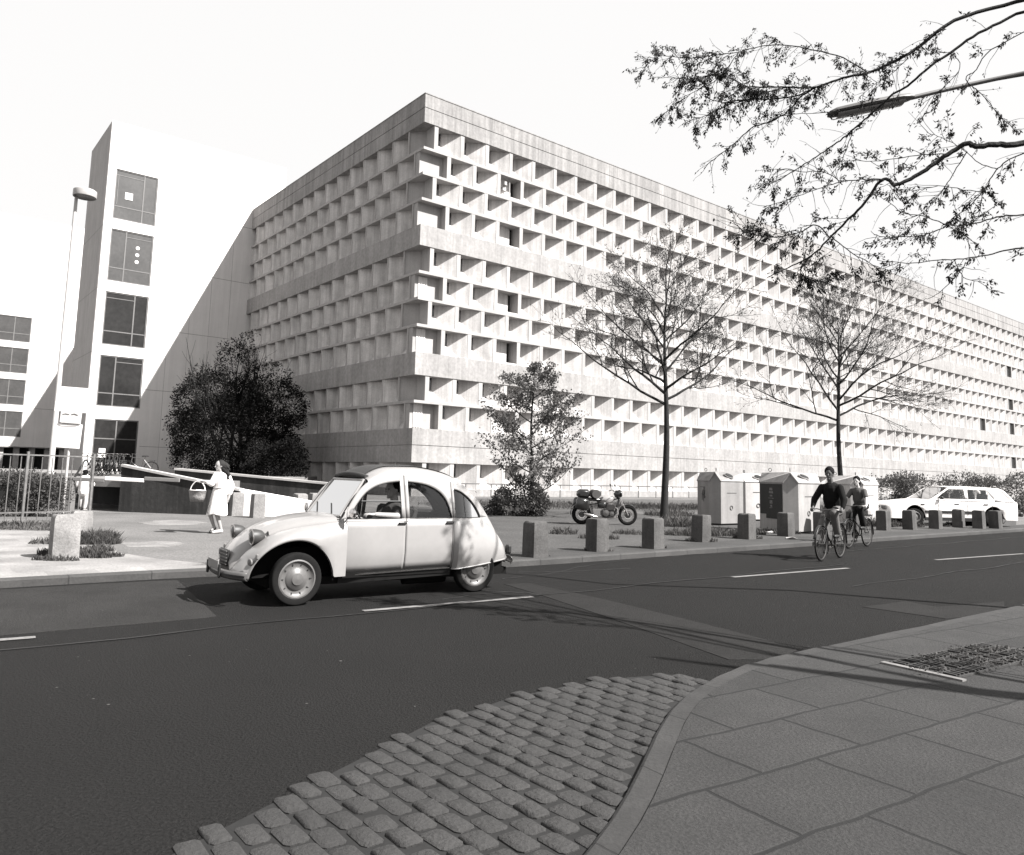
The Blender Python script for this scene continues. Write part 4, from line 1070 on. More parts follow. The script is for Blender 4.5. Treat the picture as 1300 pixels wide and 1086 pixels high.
# ------------------------------------------------------------------ white estate car parked behind the bollards
ec_f = at(1109, 650, 28.6); ec_r = at(1279, 650, 28.9)
dv2 = (Vector((ec_f.x, ec_f.y, 0))-Vector((ec_r.x, ec_r.y, 0))).normalized()
Lc = (Vector((ec_f.x, ec_f.y, 0))-Vector((ec_r.x, ec_r.y, 0))).length
cc_ = Vector(((ec_f.x+ec_r.x)/2, (ec_f.y+ec_r.y)/2, .1))
ec = thing('parked_estate_car', 'white estate car parked behind the bollards at the right edge', 'car', tuple(cc_), math.atan2(dv2.y, dv2.x))
M_pw = mat('white_car_paint', .72, .3, .02, 2, 10, spec=.5, coat=.5, space='object')
h2 = 2.25; NW = .80; ec.scale = (Lc/4.5, 1, 1)
TOP = [(-h2,.78),(-h2+.05,.90),(-1.4,.90),(-.6,.90),(.55,.90),(1.0,.90),(1.5,.84),(h2-.12,.74),(h2,.60)]
def archz(x, c): 
    d = abs(x-c)/.36; return .22+.50*(1-d*d)**.5 if d < 1 else .22
cs = []
for x in sorted(set(lin(-h2, h2, 60))):
    zt_ = pol(x, TOP); e = min(1, ((h2-abs(x))/.22+.25))**.35; hw = NW*e
    zb2 = max(.24, archz(x, 1.28), archz(x, -1.30))
    row_ = []
    for s in (-1, 1):
        half = [(hw*.96, zb2), (hw*.995, zb2+(.62-zb2)*.6 if zb2 < .6 else zb2+.01), (hw, max(.66, zb2+.02)), (hw*.985, zt_-.06), (hw*.94, zt_-.012), (hw*.86, zt_), (hw*.4, zt_+.035), (0, zt_+.045)]
        r_ = [Vector((x, s*y, z)) for y, z in half]
        row_ += r_ if s == -1 else list(reversed(r_))[1:]
    cs.append(row_)
b = MB().grid(cs); b.add(cs[0], [tuple(range(len(cs[0])))]); b.add(cs[-1], [tuple(range(len(cs[-1])-1, -1, -1))]); b.build('body', M_pw, ec, smooth=True, fix=False)
GT = [(-2.02,.92),(-1.95,1.02),(-1.72,1.30),(-1.62,1.345),(-1.2,1.375),(-.4,1.39),(.02,1.375),(.16,1.345),(.5,1.10),(.78,.92)]
def GW(x, z): return .76-.42*(z-.9)*.45-(.02 if x > .3 else 0)
gw = [[(-.40,1.315),(.10,1.315),(.14,1.30),(.52,.99)], [(-1.42,.96),(-1.36,.99),(-1.12,1.31),(-.50,1.315)], [(-1.94,.96),(-1.90,.99),(-1.62,1.30),(-1.36,1.31)]]
lowb = [None, None, lambda x: pol(x, [(-1.94, .965), (-1.66, .965), (-1.36, 1.27)])]
for s in (1, -1):
    cs = {}
    xs = sorted(set([round(q, 4) for q in lin(-2.02, .78, 70)]+[round(p[0]+e, 4) for g_ in gw for p in (g_[0], g_[-1]) for e in (-.0005, .0005)]+[p[0] for g_ in gw for p in g_]))
    lo, hi = [], []
    for x in xs:
        w_ = None
        for k, g_ in enumerate(gw):
            if g_[0][0] <= x <= g_[-1][0]: w_ = (lowb[k](x) if lowb[k] else .965, max(pol(x, g_), .966))
        t_ = pol(x, GT)
        a_, c_ = w_ if w_ else (.965, .965)
        a_ = min(a_, t_); c_ = min(max(c_, a_), t_)
        lo.append([Vector((x, s*GW(x, z), z)) for z in (.88, a_)]); hi.append([Vector((x, s*GW(x, z), z)) for z in lin(c_, t_, 3)])
    o = MB().grid(lo).grid(hi).build('window_frame', M_pw, ec, smooth=True, fix=False); thick(o, .02, 0)
    for k, g_ in enumerate(gw):
        MB().grid([[Vector((x, s*(GW(x, z)-.012), z)) for z in (max(.95, (lowb[k](x) if lowb[k] else .95)-.01), max(pol(x, g_), .96)+.01)] for x in lin(g_[0][0]-.01, g_[-1][0]+.01, 12)]).build('side_window', M_glassc, ec, fix=False)
    MB().cbox((.42, s*.84, 1.0), (.10, .14, .11), bev=.03).build('mirror', M_black, ec)
    MB().cbox((-.10, s*.81, .80), (.17, .02, .03), bev=.005).build('door_handle', M_black, ec); MB().cbox((-1.05, s*.81, .80), (.17, .02, .03), bev=.005).build('door_handle', M_black, ec)
    MB().cbox((1.02, s*.805, .76), (.12, .02, .035)).build('side_repeater', M_black, ec)
    MB().cbox((0, s*.80, .50), (1.9, .03, .09), bev=.01).build('rubbing_strip', M_black, ec); MB().cbox((0, s*.77, .24), (1.9, .04, .12)).build('sill', M_black, ec)
    for x in (.50, -.45, -1.25): MB().cbox((x, s*.803, .64), (.008, .006, .50)).build('door_seam', M_black, ec)
    MB().cbox((h2-.05, s*.60, .62), (.08, .30, .13), bev=.02).build('headlight', M_lamp, ec); MB().cbox((-h2+.03, s*.66, .74), (.06, .16, .22), bev=.02).build('tail_light', M_black, ec)
    for x in (1.28, -1.30): wheel(ec, (x, s*.70, .30), .30, .17, .19, s)
cs = []
for x in lin(-1.66, .12, 24):
    z = pol(x, GT); w_ = GW(x, z); cs.append([Vector((x, w_*math.sin(PI*(j/10-.5)), z+.045*abs(math.cos(PI*(j/10-.5)))**.6)) for j in range(11)])
MB().grid(cs).build('roof', M_pw, ec, smooth=True, fix=False)
MB().add([(.76,.66,.93),(.76,-.66,.93),(.17,-.56,1.37),(.17,.56,1.37)], [(0,1,2,3)]).build('windscreen', M_glassc, ec, fix=False)
MB().add([(-2.0,.64,.95),(-2.0,-.64,.95),(-1.68,-.56,1.35),(-1.68,.56,1.35)], [(0,1,2,3)]).build('rear_window', M_glassc, ec, fix=False)
MB().box(-1.7, -.6, .5, .9, .6, .85).build('interior', M_dk, ec)
for x in (-.1, -1.0):
    for y in (.36, -.36): MB().cbox((x-.2, y, .98), (.14, .48, .40), bev=.05).cbox((x-.24, y, 1.23), (.09, .22, .14), bev=.03).build('seat', M_seat, ec)
MB().cbox((h2+.01, 0, .42), (.14, 1.5, .16), bev=.04).build('front_bumper', M_black, ec); MB().cbox((-h2-.01, 0, .46), (.14, 1.5, .16), bev=.04).build('rear_bumper', M_black, ec)
MB().cbox((h2-.02, 0, .62), (.05, .8, .11), bev=.01).build('grille', M_black, ec)
# ================================================================== street furniture
M_bol = mat('bollard_stone', .07, .95, .25, 3, 30, bump=.6, streak=.25)
M_bolL = mat('bollard_pale', .18, .95, .25, 3, 30, bump=.6, streak=.2)
def bollard(px, py, label, wd=.36, h=.62, m_=None, Z=None, group='grey stone bollards along the road', tilt=0.):
    p = G(px, py) if Z is None else at(px, py, Z); p.z = .1
    r = random.Random(int(px*7)); mb = MB()
    prof = [(1.03, -.1), (1.0, .0), (.985, h*.5), (.96, h-.05), (.90, h-.012), (.78, h)]
    n = 12; vs_ = []
    for k, z in prof:
        for j in range(n):
            a = 2*PI*(j+.5)/n; c_, s_ = math.cos(a), math.sin(a); q = (abs(c_)**7+abs(s_)**7)**(-1/7)
            e = 1+r.uniform(-.02, .02); vs_.append((c_*q*wd/2*k*e, s_*q*wd/2*k*e, z+(r.uniform(-.012, .012) if z > .1 else 0)))
    mb.add(vs_, [(i*n+j, i*n+(j+1) % n, (i+1)*n+(j+1) % n, (i+1)*n+j) for i in range(len(prof)-1) for j in range(n)]+[tuple(range((len(prof)-1)*n, len(prof)*n))])
    o = mb.build('bollard', m_ or M_bol, smooth=True, angle=40); o.location = p; o.rotation_euler = (r.uniform(-.02, .02), tilt+r.uniform(-.02, .02), ROTB+r.uniform(-.06, .06))
    return tag(o, label, 'bollard', group)
for px, py, lb in ((679, 707, 'stone bollard nearest the tail of the passing white car'), (758, 700, 'stone bollard in front of the motorcycle'), (829, 696.5, 'stone bollard just left of the nearer bare tree trunk'),
        (890, 688, 'stone bollard in front of the grey-sided recycling container'), (948, 684.5, 'stone bollard between the leftmost container and the one with the dark poster'), (998, 681, 'stone bollard in front of the container with the dark poster'),
        (1043, 678.5, 'stone bollard hidden behind the dark-jumpered cyclist'), (1084, 676, 'stone bollard behind the cyclist in the pale shirt'), (1122, 673.5, 'stone bollard at the nose of the white estate car'), (1155, 672.5, 'stone bollard in front of the estate car front wheel'),
        (1188, 671.5, 'stone bollard in front of the estate car front door'), (1217, 669.5, 'stone bollard in front of the estate car rear door'), (1243, 668.3, 'second bollard from the right end, by the estate car tail'), (1264, 667.5, 'last bollard at the right end of the row')):
    bollard(px, py, lb, Z=(26.7 if px == 1243 else 27.0 if px == 1264 else None))
bollard(80, 709, 'pale crumbling stone bollard standing in grass at the left edge', .40, .66, M_bolL, group='stone bollards by the left entrance')
bollard(102, 677, 'short pale bollard behind the crumbling one, near the iron fence', .42, .46, M_bolL, group='stone bollards by the left entrance')
for px, py, lb in ((299, 655, 'bollard half hidden behind the walking woman'), (326, 657.5, 'bollard right of the woman, in front of the white wall'), (380, 655.5, 'bollard in front of the white wall, just behind the car bonnet'), (399, 654.5, 'bollard at the low end of the white wall beside the car windscreen')):
    bollard(px, py, lb, .38, .70, M_bolL, group='stone bollards by the ramp')
# ------------------------------------------------------------------ recycling containers
def container(px, Z, label, face, theta, dx=1.0, poster=False, scr=False, hole=True, base=None, tone=.40):
    a, b_ = 1.12*dx, .36*dx; ds = (2*a+b_)/(2*3**.5); dl = (a+2*b_)/(2*3**.5)
    p = at(px, 660, Z); rt = thing('recycling_container', label, 'container', (p.x, p.y, .1), 0, 'recycling containers on the verge')
    az = math.atan2(-p.y, -p.x)+math.radians(theta)   # towards the camera
    he, ht = 1.43, 1.69; V = []
    for k in range(3):
        n = Vector((math.cos(az+k*2*PI/3), math.sin(az+k*2*PI/3), 0)); t = Vector((-n.y, n.x, 0)); V += [n*ds-t*b_/2, n*ds+t*b_/2]
    M_c = mat('container_paint_%d' % int(tone*100), tone, .5, .08, 2, 12, bump=.1, streak=.18)
    mb = MB(); low = [Vector((v.x, v.y, .06)) for v in V]; eav = [Vector((v.x, v.y, he)) for v in V]
    apx = [(eav[2*k]+eav[2*k+1])/2+Vector((0, 0, ht-he)) for k in range(3)]; cen = Vector((0, 0, ht+.01))
    mb.add(low+eav+apx+[cen], [(i, (i+1) % 6, 6+(i+1) % 6, 6+i) for i in (1, 3, 5)]+[(2*k, 2*k+1, 6+2*k+1, 12+k, 6+2*k) for k in range(3)]+[(5, 4, 3, 2, 1, 0)])
    mb.build('body', M_c, rt)
    rf = MB(); ov = 1.045
    e2 = [Vector((v.x*ov, v.y*ov, he-.02)) for v in V]; a2 = [Vector((q.x*ov*1.0, q.y*ov, ht+.005)) for q in apx]; c2 = Vector((0, 0, ht+.03))
    for k in range(3):
        i, j = 2*k+1, (2*k+2) % 6; rf.add([e2[i], e2[j], a2[(k+1) % 3], c2, a2[k]], [(0, 1, 2), (0, 2, 3), (0, 3, 4)])
    o = rf.build('roof', M_c, rt); thick(o, .03, -1)
    MB().prism([(v.x*.9, v.y*.9) for v in V], 0, .07).build('base', M_black, rt)
    def facemat(k):  # long face k: between V[2k+1] and V[2k+2]
        i, j = 2*k+1, (2*k+2) % 6; c = (V[i]+V[j])/2; n = c.normalized(); t = (V[j]-V[i]).normalized(); return c, n, t
    if hole:
        # inlet flap on the right-hand slope
        k = 0; c, n, t = facemat(k); sl_ = Vector((n.x*(-dl*.9), n.y*(-dl*.9), ht-he)).normalized(); nn = t.cross(sl_).normalized(); nn = nn if nn.z > 0 else -nn
        hc = c*.72+Vector((0, 0, he+(ht-he)*.42)); h = MB()
        h.lathe(hc+nn*.0, nn, [(.0, .085), (.12, .085), (.13, .075), (.14, 0)], 20); h.build('inlet_flap', M_black, rt, smooth=True)
        h = MB(); h.ring(hc+nn*.05, nn, .15, .018, 22, 6); h.build('inlet_rim', M_c, rt, smooth=True)
    if poster:
        c, n, t = facemat(2); q = c+n*.012; w2, z0, z1 = a*.43, .38, 1.37
        w2 = a*.47
        po = MB().add([q-t*w2+Vector((0,0,z0+.12)), q+t*(w2*.62)*-.7+Vector((0,0,z0+.12)), q-t*w2*.45+Vector((0,0,z0)), q+t*w2*.7+Vector((0,0,z0)), q+t*w2*.7+Vector((0,0,z0+.10)), q+t*w2+Vector((0,0,z0+.10)), q+t*w2+Vector((0,0,z1)), q-t*w2+Vector((0,0,z1))], [(0,1,2,3,4,5,6,7)])
        po = po.build('poster', mat('poster_ink', .012, .6, .2, 6, 30), rt)
        pp = MB(); r = random.Random(4); sg = t.cross(Vector((0, 0, 1))).dot(n)
        for z_, w_, h_ in ((1.22, .10, .07), (1.13, .14, .06), (1.03, .09, .05), (.96, .20, .015), (.85, .09, .10), (.74, .07, .05), (.68, .10, .02)):
            x0 = .02; pp.add([q+n*.004+t*(x0-w_*.8)+Vector((0,0,z_-h_/2)), q+n*.004+t*(x0+w_*.8)+Vector((0,0,z_-h_/2+r.uniform(-.01,.01))), q+n*.004+t*(x0+w_*.7)+Vector((0,0,z_+h_/2)), q+n*.004+t*(x0-w_*.7)+Vector((0,0,z_+h_/2))], [(0,1,2,3)])
        pp.build('poster_print', mat('poster_print_grey', .13, .7, .4, 14, 40), po)
    if scr:
        c, n, t = facemat(2); q = c+n*.010; g_ = MB(); sgn = 1
        def st(pts, r_=.008): g_.tube([q+t*x+Vector((0, 0, z)) for x, z in pts], r_, 5)
        st([(-.25, 1.22), (.05, 1.20), (.12, 1.15)]); st([(.10, 1.22), (.06, 1.0), (.02, .80), (.08, .74)]); st([(-.02, 1.12), (-.08, .95), (-.10, .78)]); st([(-.14, .98), (0, .96), (.12, .99)]); st([(.16, 1.1), (.12, .95), (.14, .84), (.2, .9)])
        g_.build('graffiti', M_black, rt)
    c, n, t = facemat(0); q = c+n*.008
    g_ = MB(); g_.cbox(q+Vector((0, 0, 1.0)), (.002, .002, .002))
    g_ = MB(); g_.add([q-t*.26+Vector((0,0,1.02)), q+t*.22+Vector((0,0,1.02)), q+t*.22+Vector((0,0,1.045)), q-t*.26+Vector((0,0,1.045))], [(0,1,2,3)])
    g_.ring(q-t*.05+Vector((0, 0, .56)), n, .065, .014, 20, 5)
    g_.build('sticker', mat('sticker_grey', .08, .7), rt)
    for k in (0, 2):
        MB().ring(Vector((apx[k].x*.72, apx[k].y*.72, ht+.09)), Vector((-apx[k].y, apx[k].x, 0)), .05, .010, 18, 6).build('lifting_eye', M_iron, rt, smooth=True)
    return rt
container(913, 25.4, 'recycling container with a scribble of graffiti, leftmost of the group', 0, -9, 1.0, scr=True, tone=.20)
container(955, 28.6, 'white recycling container set back between its grey neighbour and the poster one', 0, -30, 1.0, tone=.40)
container(1003, 22.4, 'recycling container carrying a big dark poster', 0, 2, 1.12, poster=True, tone=.27)
container(1084, 27.2, 'white recycling container mostly hidden behind the two cyclists', 0, 8, 1.15, tone=.4)
# litter by the containers
lt = MB()
for px, py in ((968, 676), (975, 677), (925, 674), (1008, 684)):
    p = G(px, py); lt = MB(); r = random.Random(int(px)); lt.add([(0, 0, .01), (.22, .03, .03), (.26, .2, .015), (.12, .24, .06), (-.03, .16, .02)], [(0, 1, 2, 3, 4)])
    o = lt.build('litter', mat('paper_litter', .4, .9), fix=False); o.location = p; o.rotation_euler = (0, 0, r.uniform(0, 6)); thick(o, .004)
    tag(o, {968: 'scrap of pale paper by the foot of the poster container', 975: 'second pale paper scrap right beside the bollard at the poster container', 925: 'pale scrap lying in the weeds under the graffiti container', 1008: 'pale scrap on the ground under the white face of the poster container'}[px], 'litter', 'paper scraps by the containers')
# ------------------------------------------------------------------ iron fence at the left edge
f0, f1 = G(-70, 671), G(112, 665); fd = (f1-f0).normalized(); fl_ = (f1-f0).length
fe = thing('iron_fence', 'tall thin iron bar fence in front of the left bush', 'fence', tuple(f0), math.atan2(fd.y, fd.x))
M_ir2 = mat('weathered_iron', .10, .6, .3, 4, 20)
MB().cbox((fl_/2, 0, 1.62), (fl_, .035, .03)).build('top_rail', M_ir2, fe); MB().cbox((fl_/2, 0, .30), (fl_, .035, .03)).build('bottom_rail', M_ir2, fe)
nb = int(fl_/.225)
for i in range(nb+1):
    x = i*.225; MB().cyl((x, 0, .12), (x, 0, 1.58), .011, 6).build('bar', M_ir2, fe)
for x in (.0, fl_*.5, fl_): MB().cbox((x, .0, .85), (.05, .05, 1.7)).build('post', M_ir2, fe)
# ------------------------------------------------------------------ tall street lamp on the left
lp = at(65, 590, 24); lp.z = .1
la = thing('street_lamp', 'tall pale lamp post with a round drum lamp, left of the stair tower', 'street lamp', tuple(lp))
M_pole = mat('pole_paint', .36, .6, .08, 1, 10, streak=.1)
HL = at(97, 236, 24).z-.1
MB().tube([(0, 0, 0), (0, 0, 1.2), (0, 0, 1.25), (0, 0, HL)], [.10, .10, .085, .05], 16).build('pole', M_pole, la, smooth=True)
MB().cbox((0, -.10, .9), (.10, .03, .5), bev=.01).build('service_door', M_pole, la)
dc = (.27, 0, HL)
dr = MB().lathe(dc, (0, 0, 1), [(.0, .25), (.30, .24), (.345, .21), (.35, .02), (.34, 0)], 36).build('drum', M_pole, la, smooth=True)
MB().lathe(dc, (0, 0, 1), [(.34, .0), (.31, .02), (.0, .03)], 36).build('diffuser', mat('lamp_underside', .09, .4, .1, 4, 9), dr, smooth=True)
# ------------------------------------------------------------------ white sign boards
sp = at(84, 595, 21.6); sz = lambda py, px=88: at(px, py, 21.6).z-sp.z
sp.z = .1
sb = thing('sign_boards', 'stacked blank white sign boards on a pole beside the lamp post', 'sign', tuple(sp), .06)
S_ = 21.6/980
def zz_(px, py): return at(px, py, 21.6).z-.1
M_board = mat('sign_white', .66, .5, .03, 2, 10)
MB().cyl((0, .03, 0), (0.02, .03, zz_(90, 493)), .035, 10).build('post', M_pole, sb)
def board(x0, y0, x1, y1, yy, nm, mt):
    xc = ((x0+x1)/2-86)*S_; zc = (zz_(90, y0)+zz_(90, y1))/2
    return MB().cbox((xc, yy, zc), ((x1-x0)*S_, .03, (y1-y0)*S_), Matrix.Rotation(.05, 3, 'Y'), bev=.006).build(nm, mt, sb)
board(66, 491, 112, 523, -.02, 'upper_board', M_board); board(68, 538, 101, 569, -.02, 'lower_board', M_board); pl_ = board(74, 521.5, 100, 537.5, -.05, 'small_plate', mat('plate_pale', .52, .5))
ar = MB()
zc = zz_(90, 525.5); 
ar.tube([(-.20, -.072, zc-.02), (-.12, -.072, zc+.005), (-.02, -.072, zc-.012)], .007, 5).tube([(.04, -.072, zc-.012), (.13, -.072, zc+.005), (.22, -.072, zc-.03)], .007, 5).tube([(-.27, -.072, zc+.06), (-.275, -.072, zc-.22), (-.18, -.072, zc-.27), (.25, -.072, zc-.28)], .006, 5)
ar.build('plate_marks', M_black, pl_)
# ------------------------------------------------------------------ boom barrier
bp0 = at(89, 610, 22.8); bp0.z = .1
ba = thing('boom_barrier', 'closed grey and white boom barrier across the entrance', 'barrier', tuple(bp0))
S_ = 22.8/980; bz = at(89, 609, 22.8).z-.1
def bx_(px): return (px-89)*S_
slp = lambda px: bz+(at(px, 609, 22.8).z-.1-bz)
M_bg = mat('barrier_grey', .13, .6, .1); M_bwh = mat('barrier_white', .6, .5, .04)
for a_, b_, m__ in ((84, 133, M_bg), (133, 183, M_bwh), (183, 228, M_bg)):
    MB().cbox(((bx_(a_)+bx_(b_))/2, 0, (slp(a_)+slp(b_))/2), ((b_-a_)*S_-.002, .06, .11), Matrix.Rotation(.028, 3, 'Y'), bev=.012).build('boom', m__, ba)
MB().cbox((0, .08, bz*.5), (.22, .22, bz*1.0+.1), bev=.02).build('pivot_post', M_bg, ba)
MB().tube([(bx_(101), .1, at(101, 589, 22.8).z-.1), (bx_(81), .1, at(81, 628, 22.8).z-.1)], .03, 6).build('counterweight_arm', M_iron, ba)
MB().cyl((bx_(119), 0, 0), (bx_(119), 0, slp(119)), .014, 6).build('drop_leg', M_iron, ba)
# ------------------------------------------------------------------ street lamp arm at the upper right
Zl = 10.0; q0 = at(1051, 146, Zl); q1 = at(1157, 124.5, Zl); q2 = at(1210, 112, Zl); q3 = at(1266, 100, Zl); q4 = at(1330, 88, Zl-.2); q5 = at(1480, 80, Zl-.9)
lb = Vector((10.1, 8.4, .05))
l2 = thing('street_lamp', 'arm lamp with a long slim head reaching in among the upper right branches', 'street lamp', tuple(lb))
M_ldark = mat('lamp_grey', .10, .5, .1, 3, 12)
MB().tube([Vector((0, 0, 0)), Vector((0, 0, 1.0)), Vector((0, 0, q5.z-.9)), Vector((-.12, .08, q5.z-.25))]+[v-lb for v in (q5, q4, q3, q2, q1)], [.085, .08, .06, .05, .04, .036, .028, .028, .028], 12).build('pole', M_ldark, l2, smooth=True)
dx_ = (q0-q1).normalized(); sd = Vector((dx_.y, -dx_.x, 0)).normalized(); upv = sd.cross(dx_).normalized(); upv = upv if upv.z > 0 else -upv
cs = []
for f, w_, h_ in ((-.02, .05, .03), (.03, .08, .05), (.15, .12, .055), (.5, .14, .06), (.9, .12, .05), (.98, .08, .03), (1.0, .02, .01)):
    c = q1-lb+(q0-q1)*f; cs.append([c+sd*w_*math.cos(a)+upv*h_*math.sin(a)*(1.2 if math.sin(a) > 0 else .55) for a in [2*PI*j/16 for j in range(17)]])
hd = MB().grid(cs).build('lamp_head', M_ldark, l2, smooth=True)
cs = []
for f in lin(.12, .92, 8):
    c = q1-lb+(q0-q1)*f; cs.append([c+sd*.10*math.cos(a)-upv*(.034+.035*math.sin(a)) for a in [PI*j/8 for j in range(9)]])
MB().grid(cs).build('diffuser', mat('diffuser_grey', .2, .3, .05), hd, smooth=True)
# ------------------------------------------------------------------ tree grate in the near pavement
ga, gb_ = G(1222, 866, .05), G(1150, 851, .05); gx = Vector((math.sin(math.radians(56)), math.cos(math.radians(56)), 0)); gy = Vector((-gx.y, gx.x, 0))
tg = thing('tree_grate', 'dark broken iron tree grate with a pale edge in the near pavement', 'grate', (ga.x, ga.y, .052), math.atan2(gx.y, gx.x))
GL = 1.7; GWd = .62
MB().box(.06, .05, -.03, GL, GWd, -.0).build('soil', mat('grate_soil', .018, .95, .4, 6, 40, bump=.8), tg)
MB().box(0, -.0, -.03, .06, GWd+.03, .012).build('edge_stone', mat('pale_edge', .13, .9, .2, 4, 30), tg)
bb_ = MB(); r = random.Random(2)
for i in range(26):
    x = .12+i*.06
    for j in range(4):
        if r.random() < .22: continue
        bb_.cbox((x+r.uniform(-.004, .004), .10+j*.135+.05, .008), (.022, .10, .014), Matrix.Rotation(r.uniform(-.08, .08), 3, 'Z'))
for j in range(5): bb_.cbox((.9, .075+j*.135, .006), (1.62, .018, .012))
bb_.build('bars', mat('grate_iron', .028, .7, .3, 5, 30), tg)
tufts('grass', 'tall ragged grass and weeds crowding the pale bollards at the left', [(114, 690, .55, .35, 1700, .17), (124, 684, .40, .3, 900, .20), (106, 681, .7, .3, 700, .12), (70, 712, .35, .12, 300, .10), (104, 708, .45, .14, 700, .14), (60, 690, .3, .3, 300, .12)], LF_grass, 77)
tufts('leaf_litter', 'weeds and debris between the slabs around the tree grate', [(1235, 838, .5, .25, 260, .03), (1262, 826, .4, .2, 200, .03), (1180, 850, .2, .1, 50, .02)], LF_grass, 9)
# ================================================================== figures, bicycles, motorcycle
def remesh(mb, name, m_, parent, vox=.007, smooth=2):
    me = mb.mesh(name, m_); bm = bmesh.new(); bm.from_mesh(me); bmesh.ops.recalc_face_normals(bm, faces=bm.faces); bm.to_mesh(me); bm.free()
    o = bpy.data.objects.new(name, me); COL.objects.link(o)
    rm = o.modifiers.new('r', 'REMESH'); rm.mode = 'VOXEL'; rm.voxel_size = vox; rm.use_smooth_shade = True
    if smooth: sm = o.modifiers.new('s', 'SMOOTH'); sm.iterations = smooth; sm.factor = .5
    bpy.context.view_layer.update(); dg = bpy.context.evaluated_depsgraph_get()
    me2 = bpy.data.meshes.new_from_object(o.evaluated_get(dg)); o.modifiers.clear(); o.data = me2
    me2.polygons.foreach_set('use_smooth', [True]*len(me2.polygons)); me2.update()
    bpy.data.meshes.remove(me); me2.name = name; o.parent = parent; return o
def cap(mb, a, b_, r1, r2, n=12):
    a, b_ = Vector(a), Vector(b_); d = (b_-a); L_ = d.length; d = d.normalized(); pts, rad = [], []
    for k in range(4): t = -math.cos(PI/2*k/4); pts.append(a+d*r1*t); rad.append(max(.0008, r1*math.sin(PI/2*k/4)))
    pts.append(a); rad.append(r1); pts.append(b_); rad.append(r2)
    for k in range(1, 5): t = math.sin(PI/2*k/4); pts.append(b_+d*r2*t); rad.append(max(.0008, r2*math.cos(PI/2*k/4)))
    mb.tube(pts, rad, n); return mb
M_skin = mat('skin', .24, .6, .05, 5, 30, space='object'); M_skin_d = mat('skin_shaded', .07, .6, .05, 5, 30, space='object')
M_hair = mat('dark_hair', .006, .8, .3, 8, 60, spec=.1, space='object'); M_hair2 = mat('brown_hair', .022, .8, .3, 8, 60, spec=.1, space='object')
def frame_from(fwd, up=Vector((0, 0, 1))):
    f = Vector(fwd).normalized(); l = up.cross(f).normalized(); u = f.cross(l).normalized(); return f, l, u
def hand(mb, wrist, d, palm_n, curl=.6, s=1., side=1):
    """d: direction of the hand, palm_n: direction the palm faces"""
    d = Vector(d).normalized(); pn = Vector(palm_n); pn = (pn-d*pn.dot(d)).normalized(); l = d.cross(pn).normalized()*side
    w_ = Vector(wrist); mb.ell(w_+d*.05*s, (.043*s, .016*s, .052*s), Matrix((l, pn, d)).transposed(), 12, 8)
    cap(mb, w_-d*.01, w_+d*.03*s, .024*s, .022*s)
    for i, (ox, ln) in enumerate(((-.030, .062), (-.011, .073), (.009, .069), (.027, .054))):
        p = w_+d*.088*s+l*ox*s; a = 0; q = p
        for k, fr in enumerate((.45, .32, .23)):
            a += curl*(1.0 if k else .7)+.06*i; dd = d*math.cos(a)+pn*math.sin(a); q2 = q+dd*ln*fr*s; cap(mb, q, q2, .0098*s-.0008*k, .0092*s-.0008*k, 8); q = q2
    p = w_+d*.035*s-l*.036*s; t1 = p+(d*.7-l*.6+pn*.3).normalized()*.038*s; t2 = t1+(d*.8+pn*.5-l*.05).normalized()*.030*s
    cap(mb, p, t1, .0125*s, .011*s, 8); cap(mb, t1, t2, .011*s, .0095*s, 8)
def head(mb, c, fwd, s=1.):
    f, l, u = frame_from(fwd); M_ = Matrix((f, l, u)).transposed(); c = Vector(c)
    mb.ell(c+u*.02*s, (.098*s, .077*s, .108*s), M_, 16, 12); mb.ell(c+f*.028*s-u*.035*s, (.064*s, .056*s, .078*s), M_, 14, 10)
    cap(mb, c+f*.092*s+u*.012*s, c+f*.115*s-u*.022*s, .008*s, .014*s, 8)      # nose
    mb.ell(c+f*.086*s-u*.060*s, (.014*s, .026*s, .008*s), M_, 10, 6)          # lips
    mb.ell(c+f*.070*s-u*.098*s, (.022*s, .026*s, .018*s), M_, 10, 6)          # chin
    mb.ell(c+f*.085*s+u*.032*s, (.014*s, .045*s, .008*s), M_, 10, 6)          # brow
    for y in (-1, 1): mb.ell(c-f*.005*s+l*y*.078*s-u*.008*s, (.020*s, .009*s, .032*s), M_, 8, 6)
def eyes(parent, c, fwd, s=1.):
    f, l, u = frame_from(fwd); c = Vector(c)
    for y in (-1, 1): MB().ell(c+f*.086*s+l*y*.032*s+u*.010*s, (.010*s, .012*s, .009*s), Matrix((f, l, u)).transposed(), 10, 6).build('eye', M_black, parent, smooth=True)
def limb(mb, pts, rad):
    for i in range(len(pts)-1): cap(mb, pts[i], pts[i+1], rad[i], rad[i+1])
def cloth_mat(name, v): return mat(name, v, .9, .10, 7, 60, bump=.25, spec=.1, space='object')
